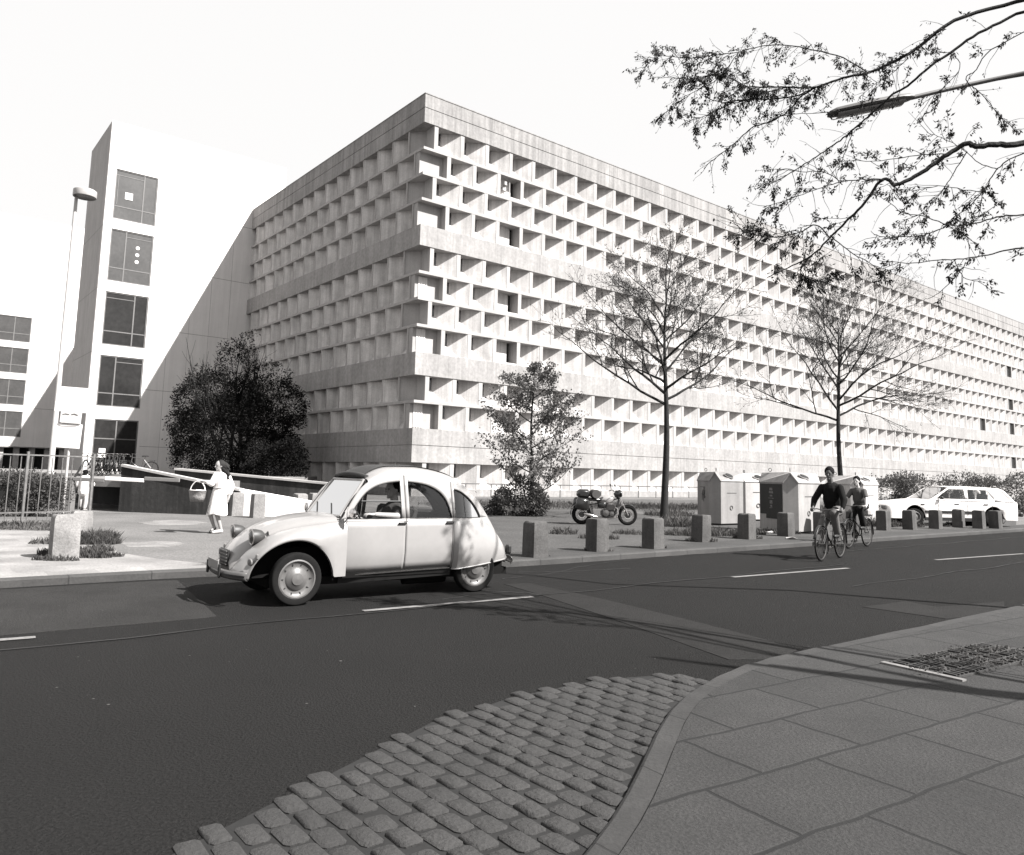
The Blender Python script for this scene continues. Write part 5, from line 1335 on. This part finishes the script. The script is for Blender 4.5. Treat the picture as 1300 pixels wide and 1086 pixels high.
# ------------------------------------------------------------------ the walking woman
wp_ = G(276, 677.5)
wo = thing('person', 'woman in a loose white knee-length dress walking left with a basket on her arm', 'person', tuple(wp_))
fw_ = Vector((-.85, -.5, 0)).normalized()
b = MB()
hc = Vector((-.045, -.02, 1.475)); hf = Vector((-.62, -.78, -.05))
head(b, hc, hf, .93)
limb(b, [hc+Vector((.01, .01, -.08)), (.01, .01, 1.30)], [.048, .052])
b.ell((.01, 0, 1.16), (.11, .09, .18)); b.ell((.01, 0, .88), (.12, .10, .16))
limb(b, [(-.11, -.10, 1.27), (-.13, -.22, 1.06), (-.255, -.25, 1.13)], [.045, .036, .024])
limb(b, [(.13, .09, 1.27), (.20, .11, 1.01), (.19, .02, .78)], [.045, .036, .024])
hand(b, (-.262, -.252, 1.132), (-.95, -.2, .05), (.1, -.1, -1), .75, .92, 1); hand(b, (.19, .015, .77), (-.1, -.2, -1), (-.6, -.4, 0), .3, .92, -1)
limb(b, [(-.04, -.06, .84), (-.17, -.10, .46), (-.11, .06, .15)], [.085, .052, .034]); cap(b, (-.10, .07, .13), (-.13, -.06, .035), .036, .026)
limb(b, [(.06, .03, .84), (-.02, -.06, .43), (.07, .0, .10)], [.085, .052, .034]); cap(b, (.075, .0, .075), (-.06, -.09, .03), .036, .026)
remesh(b, 'body', M_skin, wo, .007)
eyes(wo, hc, hf, .93)
d_ = MB(); M_dress = cloth_mat('white_dress', .62)
limb(d_, [(-.09, -.08, 1.275), (-.125, -.205, 1.08), (-.19, -.235, 1.10)], [.062, .065, .045]); limb(d_, [(.11, .07, 1.275), (.195, .11, 1.03), (.195, .05, .88)], [.065, .078, .055])
limb(d_, [(.0, 0, 1.20), (.01, 0, 1.0)], [.15, .145]); cap(d_, (-.07, -.05, 1.265), (.09, .06, 1.265), .078, .078); d_.ell((0, 0, 1.22), (.15, .12, .13))
pts = []; n = 40
zs_ = [.98, .85, .70, .55, .44, .40]; rr_ = [.14, .165, .185, .20, .215, .218]
vs_ = []
for i, (z, r_) in enumerate(zip(zs_, rr_)):
    for j in range(n):
        a = 2*PI*j/n; q = r_*(1+(.07*math.sin(a*5+i*.4)+.04*math.sin(a*9+1))*(i/5)); vs_.append((-.01-.03*i/5+q*math.cos(a)*1.0, -.01+q*math.sin(a)*.85, z+(.02*math.sin(a*3) if i > 3 else 0)))
k_ = len(zs_)
d_.add(vs_, [(i*n+j, i*n+(j+1) % n, (i+1)*n+(j+1) % n, (i+1)*n+j) for i in range(k_-1) for j in range(n)]+[tuple(range(n-1, -1, -1)), tuple((k_-1)*n+j for j in range(n))])
dr = remesh(d_, 'dress', M_dress, wo, .009, 3)
MB().ring((0, 0, 1.0), (0, 0, 1), .146, .011, 28, 6).build('belt', cloth_mat('belt_cloth', .45), wo, smooth=True)
hr = MB(); f, l, u = frame_from(hf); M_ = Matrix((f, l, u)).transposed()
hr.ell(hc-f*.034+u*.036, (.098, .094, .102), M_, 14, 10)
for k in range(16):
    a = hc-f*.05+u*(.07-.011*k)+l*(.045*math.sin(k*2.4)); limb(hr, [a, a+Vector((.08, .02*math.sin(k), -.02-.004*k)), a+Vector((.135+.02*math.sin(k*3), .03*math.sin(k*1.7), -.055-.008*k)), a+Vector((.17+.035*math.sin(k*5), .03*math.sin(k*1.7), -.08-.011*k))], [.045, .038, .024, .006])
remesh(hr, 'hair', M_hair2, wo, .009, 2)
sh = MB(); cap(sh, (-.10, .08, .11), (-.135, -.065, .03), .042, .032); remesh(sh, 'shoe', M_black, wo, .008, 1)
sh = MB(); cap(sh, (.078, .0, .055), (-.065, -.095, .032), .042, .032); remesh(sh, 'shoe', cloth_mat('pale_shoe', .4), wo, .008, 1)
# basket hanging on her forearm: carried, so a thing of its own
bk = thing('basket', 'pale wicker shopping basket with a hoop handle carried by the woman', 'basket', (wp_.x-.40, wp_.y-.25, wp_.z+.70))
cs = []
for z, a, c in ((0, .13, .09), (.10, .155, .105), (.23, .175, .12), (.235, .18, .125)):
    cs.append([(a*math.cos(2*PI*j/20), c*math.sin(2*PI*j/20), z) for j in range(21)])
bo = MB().grid(cs); bo.add(cs[0][:20], [tuple(range(20))]); o = bo.build('wicker_body', mat('wicker', .20, .8, .3, 14, 60, bump=.5, space='object'), bk, smooth=True); thick(o, .012, -1)
MB().tube([(-.165+.33*t, 0, .235+.20*math.sin(PI*t)**.6) for t in lin(0, 1, 14)], .011, 7).build('handle', M_bwh, bk, smooth=True)
MB().ring((0, 0, .235), (0, 0, 1), .15, .012, 24, 6).build('rim', M_bwh, bk, smooth=True)
# ------------------------------------------------------------------ small figure behind the barrier
cp = G(105, 648.5); cp.z = .1
ch = thing('person', 'small figure in a white shirt seen from behind, beyond the boom barrier', 'person', tuple(cp)); s_ = 1.0
b = MB(); hc = Vector((.0, 0, 1.17)); hf = Vector((.2, 1, -.1)); head(b, hc, hf, .82)
limb(b, [hc-Vector((0, 0, .06)), (0, 0, 1.0)], [.04, .045]); b.ell((0, 0, .86), (.12, .09, .17)); b.ell((0, 0, .64), (.12, .10, .12))
limb(b, [(-.13, 0, .97), (-.20, -.03, .78), (-.19, .04, .60)], [.038, .03, .02]); limb(b, [(.13, 0, .97), (.23, -.03, .80), (.16, .06, .66)], [.038, .03, .02])
hand(b, (-.19, .045, .59), (0, .1, -1), (1, 0, 0), .3, .75, 1); hand(b, (.155, .07, .655), (-.8, .5, -.2), (0, 1, 0), .3, .75, -1)
limb(b, [(-.06, 0, .62), (-.07, .0, .34), (-.07, .03, .06)], [.07, .045, .03]); limb(b, [(.07, 0, .62), (.09, -.02, .34), (.06, -.03, .06)], [.07, .045, .03])
cap(b, (-.07, .02, .035), (-.08, .13, .025), .03, .025); cap(b, (.06, -.04, .035), (.08, .07, .025), .03, .025)
remesh(b, 'body', M_skin, ch, .008)
d_ = MB(); limb(d_, [(0, 0, .98), (0, 0, .60)], [.15, .19]); limb(d_, [(-.11, 0, .985), (-.21, -.02, .80)], [.07, .08]); limb(d_, [(.11, 0, .985), (.24, -.02, .82)], [.07, .08])
remesh(d_, 'shirt', M_dress, ch, .01)
d_ = MB(); limb(d_, [(-.06, 0, .55), (-.07, 0, .33), (-.07, .02, .14)], [.10, .07, .055]); limb(d_, [(.07, 0, .55), (.09, -.02, .33), (.06, -.02, .10)], [.10, .07, .055]); remesh(d_, 'trousers', cloth_mat('pale_trousers', .42), ch, .01)
hr = MB(); hr.ell(hc+Vector((0, -.015, .03)), (.082, .085, .085)); hr.ell(hc+Vector((0, -.05, -.03)), (.07, .05, .07)); remesh(hr, 'hair', M_hair, ch, .008)
eyes(ch, hc, hf, .82)
# ------------------------------------------------------------------ bicycles
M_frame = mat('bicycle_frame', .02, .4, .1, 4, 9, spec=.5, space='object'); M_alu = mat('alloy', .14, .35, .08, 4, 20, metal=.8, space='object')
def bike_wheel(parent, name, x, r=.335):
    e = bpy.data.objects.new(name, None); COL.objects.link(e); e.parent = parent; e.location = (x, 0, r); e.empty_display_size = .1
    MB().ring((0, 0, 0), (0, 1, 0), r-.018, .018, 44, 8).build('tyre', M_tyre, e, smooth=True); MB().ring((0, 0, 0), (0, 1, 0), r-.042, .009, 44, 6, 1.3).build('rim', M_alu, e, smooth=True)
    sp_ = MB(); sp_.cyl((0, -.04, 0), (0, .04, 0), .018, 10)
    for k in range(28):
        a = 2*PI*k/28; s = .03 if k % 2 else -.03; sp_.tube([(.015*math.cos(a+.9), s, .015*math.sin(a+.9)), ((r-.045)*math.cos(a), 0, (r-.045)*math.sin(a))], .0014, 3, cap=False)
    sp_.build('spokes', M_alu, e); return e
def bicycle(label, loc, rz, frame=M_frame, lady=False, group=None):
    t = thing('bicycle', label, 'bicycle', loc, rz, group)
    bike_wheel(t, 'front_wheel', .53); bike_wheel(t, 'rear_wheel', -.53)
    f = MB(); bbk = (-.07, 0, .29); hd0 = (.36, 0, .62); hd1 = (.32, 0, .84); st_ = (-.22, 0, .82)
    f.cyl(bbk, hd0, .017, 8); f.cyl(bbk, st_, .016, 8); f.cyl(hd0, hd1, .02, 8)
    if lady: f.cyl((.335, 0, .74), (-.13, 0, .46), .015, 8)
    else: f.cyl(hd1, (-.20, 0, .76), .015, 8)
    for y in (-.05, .05):
        f.tube([(bbk[0], y*.6, bbk[2]), (-.53, y, .335)], .009, 6); f.tube([(-.20, y*.3, .74), (-.53, y, .335)], .008, 6)
        f.tube([(.37, y, .60), (.42, y, .46), (.53, y, .335)], .010, 6)
    f.build('frame', frame, t, smooth=True)
    h = MB().tube([(.20, -.28, .98), (.26, -.27, 1.0), (.34, -.14, 1.01), (.335, 0, .99), (.34, .14, 1.01), (.26, .27, 1.0), (.20, .28, .98)], .011, 8).cyl((.32, 0, .84), (.335, 0, .99), .013, 8).build('handlebar', M_alu, t, smooth=True)
    for s in (-1, 1): MB().cyl((.25, s*.272, 1.0), (.15, s*.285, .965), .016, 8).build('grip', M_black, h)
    MB().cyl(st_, (-.235, 0, .90), .012, 8).build('seat_post', M_alu, t)
    cs = []
    for x, w_, z in ((-.38, .07, .93), (-.33, .085, .945), (-.25, .075, .94), (-.17, .035, .935), (-.10, .02, .93), (-.085, .008, .92)): cs.append([(x, w_*math.cos(2*PI*j/12), z-.02+.022*math.sin(2*PI*j/12)) for j in range(13)])
    sa = MB().grid(cs); sa.add(cs[0][:12], [tuple(range(12))]); sa.build('saddle', M_black, t, smooth=True)
    c = MB(); c.ring((-.07, -.055, .29), (0, 1, 0), .085, .006, 24, 5); c.tube([(-.07, -.07, .29), (-.10, -.075, .13)], .009, 6).tube([(-.07, .07, .29), (-.04, .075, .45)], .009, 6); c.cbox((-.10, -.12, .125), (.09, .09, .02)).cbox((-.04, .12, .455), (.09, .09, .02)).cyl((-.07, -.07, .29), (-.07, .07, .29), .02, 8)
    c.tube([(-.07, -.055, .375), (-.53, -.055, .37)], .004, 4).tube([(-.07, -.055, .205), (-.53, -.055, .30)], .004, 4); c.build('crankset', M_alu, t)
    for nm, x0, a0, a1 in (('front_mudguard', .53, .3, 2.9), ('rear_mudguard', -.53, .2, 3.3)):
        cs = [[(x0+.362*math.cos(a), y, .335+.362*math.sin(a)) for y in (-.028, -.015, .015, .028)] for a in lin(a0, a1, 18)]; o = MB().grid(cs).build(nm, frame, t, smooth=True); thick(o, .003, 0)
    MB().lathe((.40, 0, .88), (1, 0, 0), [(0, -.04), (.035, -.02), (.04, .03), (.0, .035)], 14).build('headlamp', M_alu, t, smooth=True)
    ca_ = MB()
    for y in (-.06, 0, .06): ca_.tube([(-.30, y, .72), (-.72, y, .72)], .005, 5)
    for s in (-1, 1): ca_.tube([(-.66, s*.06, .72), (-.53, s*.05, .34)], .005, 5)
    ca_.build('rear_rack', M_frame, t)
    return t
def rider(label, loc, rz, s, top_m, leg_m, hair_m, skin_m, sleeve=1.0, hair_long=False, bag=False):
    t = thing('person', label, 'person', loc, rz); S = lambda x, y, z: Vector((x, y, z))
    up = lambda z: .93+(z-.93)*s
    b = MB(); hc = S(-.01, 0, up(1.715)); hf = Vector((.95, .12, -.1)); head(b, hc, hf, 1.02*s)
    limb(b, [hc-Vector((.02, 0, .09*s)), S(-.07, 0, up(1.50))], [.055*s, .06*s])
    b.ell(S(-.13, 0, up(1.32)), (.12, .165*s, .22*s), None); b.ell(S(-.24, 0, 1.05), (.14, .165*s, .15))
    hands = []
    for y in (-1, 1):
        sh_ = S(-.08, y*.19*s, up(1.45)); el = S(.04, y*.29*s, up(1.19)); wr = S(.155, y*.285, 1.035)
        limb(b, [sh_, el, wr], [.052*s, .042*s, .028]); hand(b, wr, (.75, 0, -.45), (-.1, 0, -1), 1.0, .95, y)
    for y, kn, an in ((1, S(.17, .13, .93), S(-.03, .12, .53)), (-1, S(.13, -.12, .66), S(-.13, -.12, .20))):
        limb(b, [S(-.22, y*.09, 1.0), kn, an], [.095*s, .06*s, .042]); cap(b, an-Vector((0.02, 0, .05)), an+Vector((.14, 0, -.055)), .04, .03)
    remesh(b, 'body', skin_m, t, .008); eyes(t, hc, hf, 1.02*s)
    d_ = MB()
    limb(d_, [S(-.11, 0, up(1.40)), S(-.16, 0, up(1.22)), S(-.22, 0, 1.05)], [.165*s, .19*s, .175*s]); cap(d_, S(-.09, -.13*s, up(1.43)), S(-.09, .13*s, up(1.43)), .085*s, .085*s); d_.ell(S(-.14, 0, up(1.33)), (.15*s, .20*s, .16*s))
    for y in (-1, 1):
        sh_ = S(-.08, y*.18*s, up(1.44)); el = S(.04, y*.292*s, up(1.19)); wr = S(.13, y*.295, 1.05)
        if sleeve > .9: limb(d_, [sh_, el, wr], [.072*s, .066*s, .046])
        else: limb(d_, [sh_, sh_.lerp(el, .65)], [.07*s, .066*s])
    remesh(d_, 'jumper' if sleeve > .9 else 'shirt', top_m, t, .009, 3)
    d_ = MB(); cap(d_, S(-.24, -.07, 1.0), S(-.24, .07, 1.0), .135*s, .135*s)
    for y, kn, an in ((1, S(.17, .13, .93), S(-.03, .12, .56)), (-1, S(.13, -.12, .66), S(-.12, -.12, .26))): limb(d_, [S(-.22, y*.09, .99), kn, an], [.12*s, .088*s, .07])
    remesh(d_, 'trousers', leg_m, t, .009, 3)
    for y, an in ((1, S(-.03, .12, .53)), (-1, S(-.13, -.12, .20))):
        q = MB(); cap(q, an-Vector((.02, 0, .055)), an+Vector((.15, 0, -.06)), .046, .036); remesh(q, 'shoe', M_black, t, .008, 1)
    f, l, u = frame_from(hf); hr = MB(); hr.ell(hc-f*.022+u*.045, (.113*s, .10*s, .108*s), Matrix((f, l, u)).transposed())
    if hair_long: hr.ell(hc-f*.055-u*.05, (.06, .085, .10), Matrix((f, l, u)).transposed())
    remesh(hr, 'hair', hair_m, t, .008, 1); return t
c1f, c1r = G(1043, 713, 0), G(1071, 708, 0); h1 = (c1f-c1r).normalized(); o1 = c1f-h1*.53; a1 = math.atan2(h1.y, h1.x)
bicycle('black bicycle ridden along the road by the man in the dark jumper', (o1.x, o1.y, 0), a1)
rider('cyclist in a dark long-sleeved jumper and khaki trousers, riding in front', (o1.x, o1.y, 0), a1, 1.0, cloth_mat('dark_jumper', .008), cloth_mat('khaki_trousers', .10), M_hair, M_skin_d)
c2 = G(1101, 694, 0); h2_ = -dR; h2_ = (h1*.5+h2_*.5).normalized(); o2 = c2+h2_*.53; a2 = math.atan2(h2_.y, h2_.x)
bicycle('dark bicycle under the rear cyclist in the pale shirt', (o2.x, o2.y, 0), a2, lady=True)
rider('rear cyclist with bare arms in a grey top and dark trousers', (o2.x, o2.y, 0), a2, .84, cloth_mat('grey_top', .07), cloth_mat('dark_trousers', .012), M_hair, mat('fair_skin', .42, .6, .05, 5, 30, space='object'), sleeve=.5, hair_long=True)
bp_ = MB(); bp_.cbox((0, 0, .0), (.26, .30, .20), bev=.05); bp_.cbox((.0, 0, .12), (.22, .24, .06), bev=.02)
o = bp_.build('bag', cloth_mat('pale_bag', .45)); tag(o, 'pale bag strapped on the rear rack of the rear bicycle', 'bag'); o.location = Vector((o2.x, o2.y, .84))-h2_*.52; o.rotation_euler = (0, 0, a2)
# bicycles parked in a row on the raised terrace
pb = bicycle('one of the dark bicycles parked closely side by side on the raised terrace', (0, 0, TZ), 0, group='bicycles in the terrace rack')
tpos = []
for i in range(8):
    p = at(113+i*6.1, 600, 38+.1*i); tpos.append((p.x, p.y, TZ))
for i, q in enumerate(tpos):
    o = pb if i == 0 else dup(pb, q, 0, pb['label']); o.location = q; o.rotation_euler = (0, .0, math.radians(-75+random.uniform(-8, 8)))
p = at(176, 600, 37); lb_ = bicycle('pale bicycle standing apart at the right end of the terrace', (p.x, p.y, TZ), math.radians(200), frame=M_alu)
# ------------------------------------------------------------------ motorcycle
mp = G(767, 666.5); mc = thing('motorcycle', 'parked black touring motorcycle with luggage and panniers, facing right', 'motorcycle', tuple(mp), math.radians(4))
S_ = mp.y/980
def mx(px, py): return ((px-767)*S_, (666.5-py)*S_)
def z8(x, y): return mx(690+x/8.125, 590+y/8.125)
M_mblack = mat('motorcycle_black', .012, .3, .1, 4, 10, spec=.5, coat=.5, space='object'); M_tank = mat('tank_silver', .22, .25, .06, 4, 10, coat=.5, space='object')
for nm, x in (('front_wheel', z8(865, 515)[0]), ('rear_wheel', z8(392, 515)[0])):
    e = bpy.data.objects.new(nm, None); COL.objects.link(e); e.parent = mc; e.location = (x, 0, .305); r = .305; ww_ = .05 if nm[0] == 'f' else .06
    MB().ring((0, 0, 0), (0, 1, 0), r-ww_, ww_, 40, 10).build('tyre', M_tyre, e, smooth=True); MB().ring((0, 0, 0), (0, 1, 0), r-.095, .014, 40, 8, 1.6).build('rim', M_chrome, e, smooth=True)
    s = MB().lathe((0, -.05, 0), (0, 1, 0), [(0, 0), (.085, .005), (.085, .09), (0, .10)], 24); s.build('hub', M_mblack, e, smooth=True)
    s = MB()
    for k in range(20): a = 2*PI*k/20; s.tube([(.07*math.cos(a), .02*(-1)**k, .07*math.sin(a)), ((r-.1)*math.cos(a+.15), 0, (r-.1)*math.sin(a+.15))], .003, 3)
    s.ring((0, -.06, 0), (0, 1, 0), .115, .012, 28, 5); s.build('spokes', M_chrome, e)
fx = z8(865, 515)[0]; rx = z8(392, 515)[0]
fk = MB()
for y in (-.10, .10): fk.tube([(fx, y, .30), (fx-.10, y, .50)], .026, 8).tube([(fx-.10, y, .50), (fx-.27, y, .86)], .018, 8)
fk.build('fork', M_chrome, mc, smooth=True)
cs = [[(fx+.335*math.cos(a), y, .305+.335*math.sin(a)) for y in (-.06, -.04, .04, .06)] for a in lin(.6, 2.6, 14)]; thick(MB().grid(cs).build('front_mudguard', M_mblack, mc, smooth=True), .005, 0)
cs = [[(rx+.345*math.cos(a), y, .305+.345*math.sin(a)) for y in (-.08, -.05, .05, .08)] for a in lin(.8, 3.2, 14)]; thick(MB().grid(cs).build('rear_mudguard', M_mblack, mc, smooth=True), .005, 0)
fr_ = MB()
for y in (-.09, .09): fr_.tube([(fx-.26, y*.4, .82), (fx-.38, y, .35), (fx-.50, y, .22), (rx+.35, y, .24), (rx+.30, y, .60), (fx-.30, y*.4, .80)], .018, 7).tube([(rx+.32, y, .30), (rx, y*1.1, .305)], .022, 7).tube([(rx+.30, y, .60), (rx-.15, y, .66)], .016, 7)
fr_.build('frame', M_mblack, mc, smooth=True)
en = MB(); en.cbox((.10, 0, .36), (.42, .26, .22), bev=.05).cbox((.18, 0, .54), (.20, .24, .22), bev=.02)
for k in range(6): en.cbox((.18, 0, .46+k*.032), (.26, .32, .010))
en.lathe((.02, -.15, .36), (0, -1, 0), [(.10, 0), (.095, .03), (0, .045)], 22).lathe((.20, -.15, .34), (0, -1, 0), [(.075, 0), (.07, .03), (0, .04)], 20)
en.build('engine', M_alu, mc, smooth=True, angle=30)
ex = MB()
for y in (-.15, .15): ex.tube([(.26, y*.6, .56), (.38, y, .50), (.40, y, .34), (.34, y, .24), (.10, y, .20), (-.20, y, .22)], [.022]*6, 8).tube([(-.20, y, .22), (-.26, y*1.1, .235), (-.62, y*1.2, .33), (-.66, y*1.2, .34)], [.022, .045, .05, .03], 10)
ex.build('exhaust', M_chrome, mc, smooth=True)
MB().ell((.03, 0, .76), (.29, .14, .14), Matrix.Rotation(-.12, 3, 'Y'), 18, 12).build('tank', M_tank, mc, smooth=True)
MB().cbox((-.38, 0, .76), (.62, .26, .10), Matrix.Rotation(.04, 3, 'Y'), bev=.04).build('seat', M_mblack, mc, smooth=True)
MB().cbox((-.08, 0, .60), (.26, .24, .20), bev=.04).build('side_cover', M_mblack, mc, smooth=True)
lr = MB(); lr.cyl((-.30, -.30, .93), (-.30, .30, .93), .13, 20); lr.build('bed_roll', cloth_mat('grey_roll', .07), mc, smooth=True, angle=50)
for y in (-.28, .28): MB().cbox((-.72, y, .62), (.40, .20, .36), Matrix.Rotation(.1, 3, 'Y'), bev=.06).build('pannier', M_mblack, mc, smooth=True)
MB().cbox((-.66, 0, .93), (.38, .40, .26), bev=.07).build('top_box', M_mblack, mc, smooth=True)
MB().cbox((-1.05, 0, .66), (.10, .30, .10), bev=.03).build('tail_light', M_lamp, mc)
MB().lathe((fx-.28, 0, .93), (1, 0, -.1), [(0, -.16), (.10, -.10), (.14, 0), (.13, .06), (0, .07)], 20).build('headlight', M_mblack, mc, smooth=True)
cs = [[(fx-.26+.10*math.cos(a)*.8, .20*math.sin(a), z+.0) for a in lin(-1.4, 1.4, 10)] for z in (.86, .95, 1.02)]; thick(MB().grid(cs).build('cowl', M_mblack, mc, smooth=True), .01, 0)
MB().tube([(fx-.52, -.34, 1.02), (fx-.42, -.32, 1.05), (fx-.34, -.12, 1.02), (fx-.34, .12, 1.02), (fx-.42, .32, 1.05), (fx-.52, .34, 1.02)], .013, 7).build('handlebar', M_mblack, mc, smooth=True)
for y in (-.30, .30): MB().tube([(fx-.42, y, 1.05), (fx-.46, y*1.1, 1.16)], .007, 5).cbox((fx-.47, y*1.12, 1.20), (.03, .13, .08), bev=.012).build('mirror', M_mblack, mc)
MB().tube([(.0, -.12, .25), (-.05, -.30, .0)], .014, 6).build('side_stand', M_mblack, mc)
# ------------------------------------------------------------------ driver of the passing car (own thing: sits inside it)
dp = thing('person', 'driver of the passing white car with a bare forearm on the door', 'person', car.location[:], car.rotation_euler.z)
b = MB(); hc = Vector((-.14, .30, 1.30)); hf = Vector((1, .15, 0)); head(b, hc, hf, .98); limb(b, [hc-Vector((.02, 0, .09)), (-.17, .30, 1.10)], [.05, .055]); b.ell((-.16, .30, .90), (.12, .18, .24)); b.ell((-.10, .30, .68), (.16, .17, .10))
limb(b, [(-.14, .50, 1.05), (-.06, .64, .985), (.22, .60, 1.005)], [.05, .042, .030]); hand(b, (.23, .595, 1.005), (1, -.15, .1), (0, -.2, -1), .5, 1., 1)
limb(b, [(-.14, .12, 1.05), (.06, .10, .86), (.28, .20, .94)], [.05, .042, .030]); hand(b, (.285, .20, .945), (.8, .3, .2), (.2, .5, -.8), .9, 1., -1)
for y in (.22, .40): limb(b, [(-.05, y, .66), (.38, y, .70), (.62, y, .42)], [.08, .055, .04])
remesh(b, 'body', M_skin, dp, .008); eyes(dp, hc, hf)
d_ = MB(); limb(d_, [(-.17, .30, 1.0), (-.13, .30, .74)], [.17, .17]); cap(d_, (-.16, .16, 1.05), (-.16, .44, 1.05), .08, .08); limb(d_, [(-.15, .47, 1.05), (-.10, .60, .99)], [.075, .06]); remesh(d_, 'shirt', cloth_mat('dark_shirt', .05), dp, .01)
hr = MB(); hr.ell(hc+Vector((-.03, 0, .045)), (.10, .09, .09)); remesh(hr, 'hair', M_hair, dp, .008, 1)
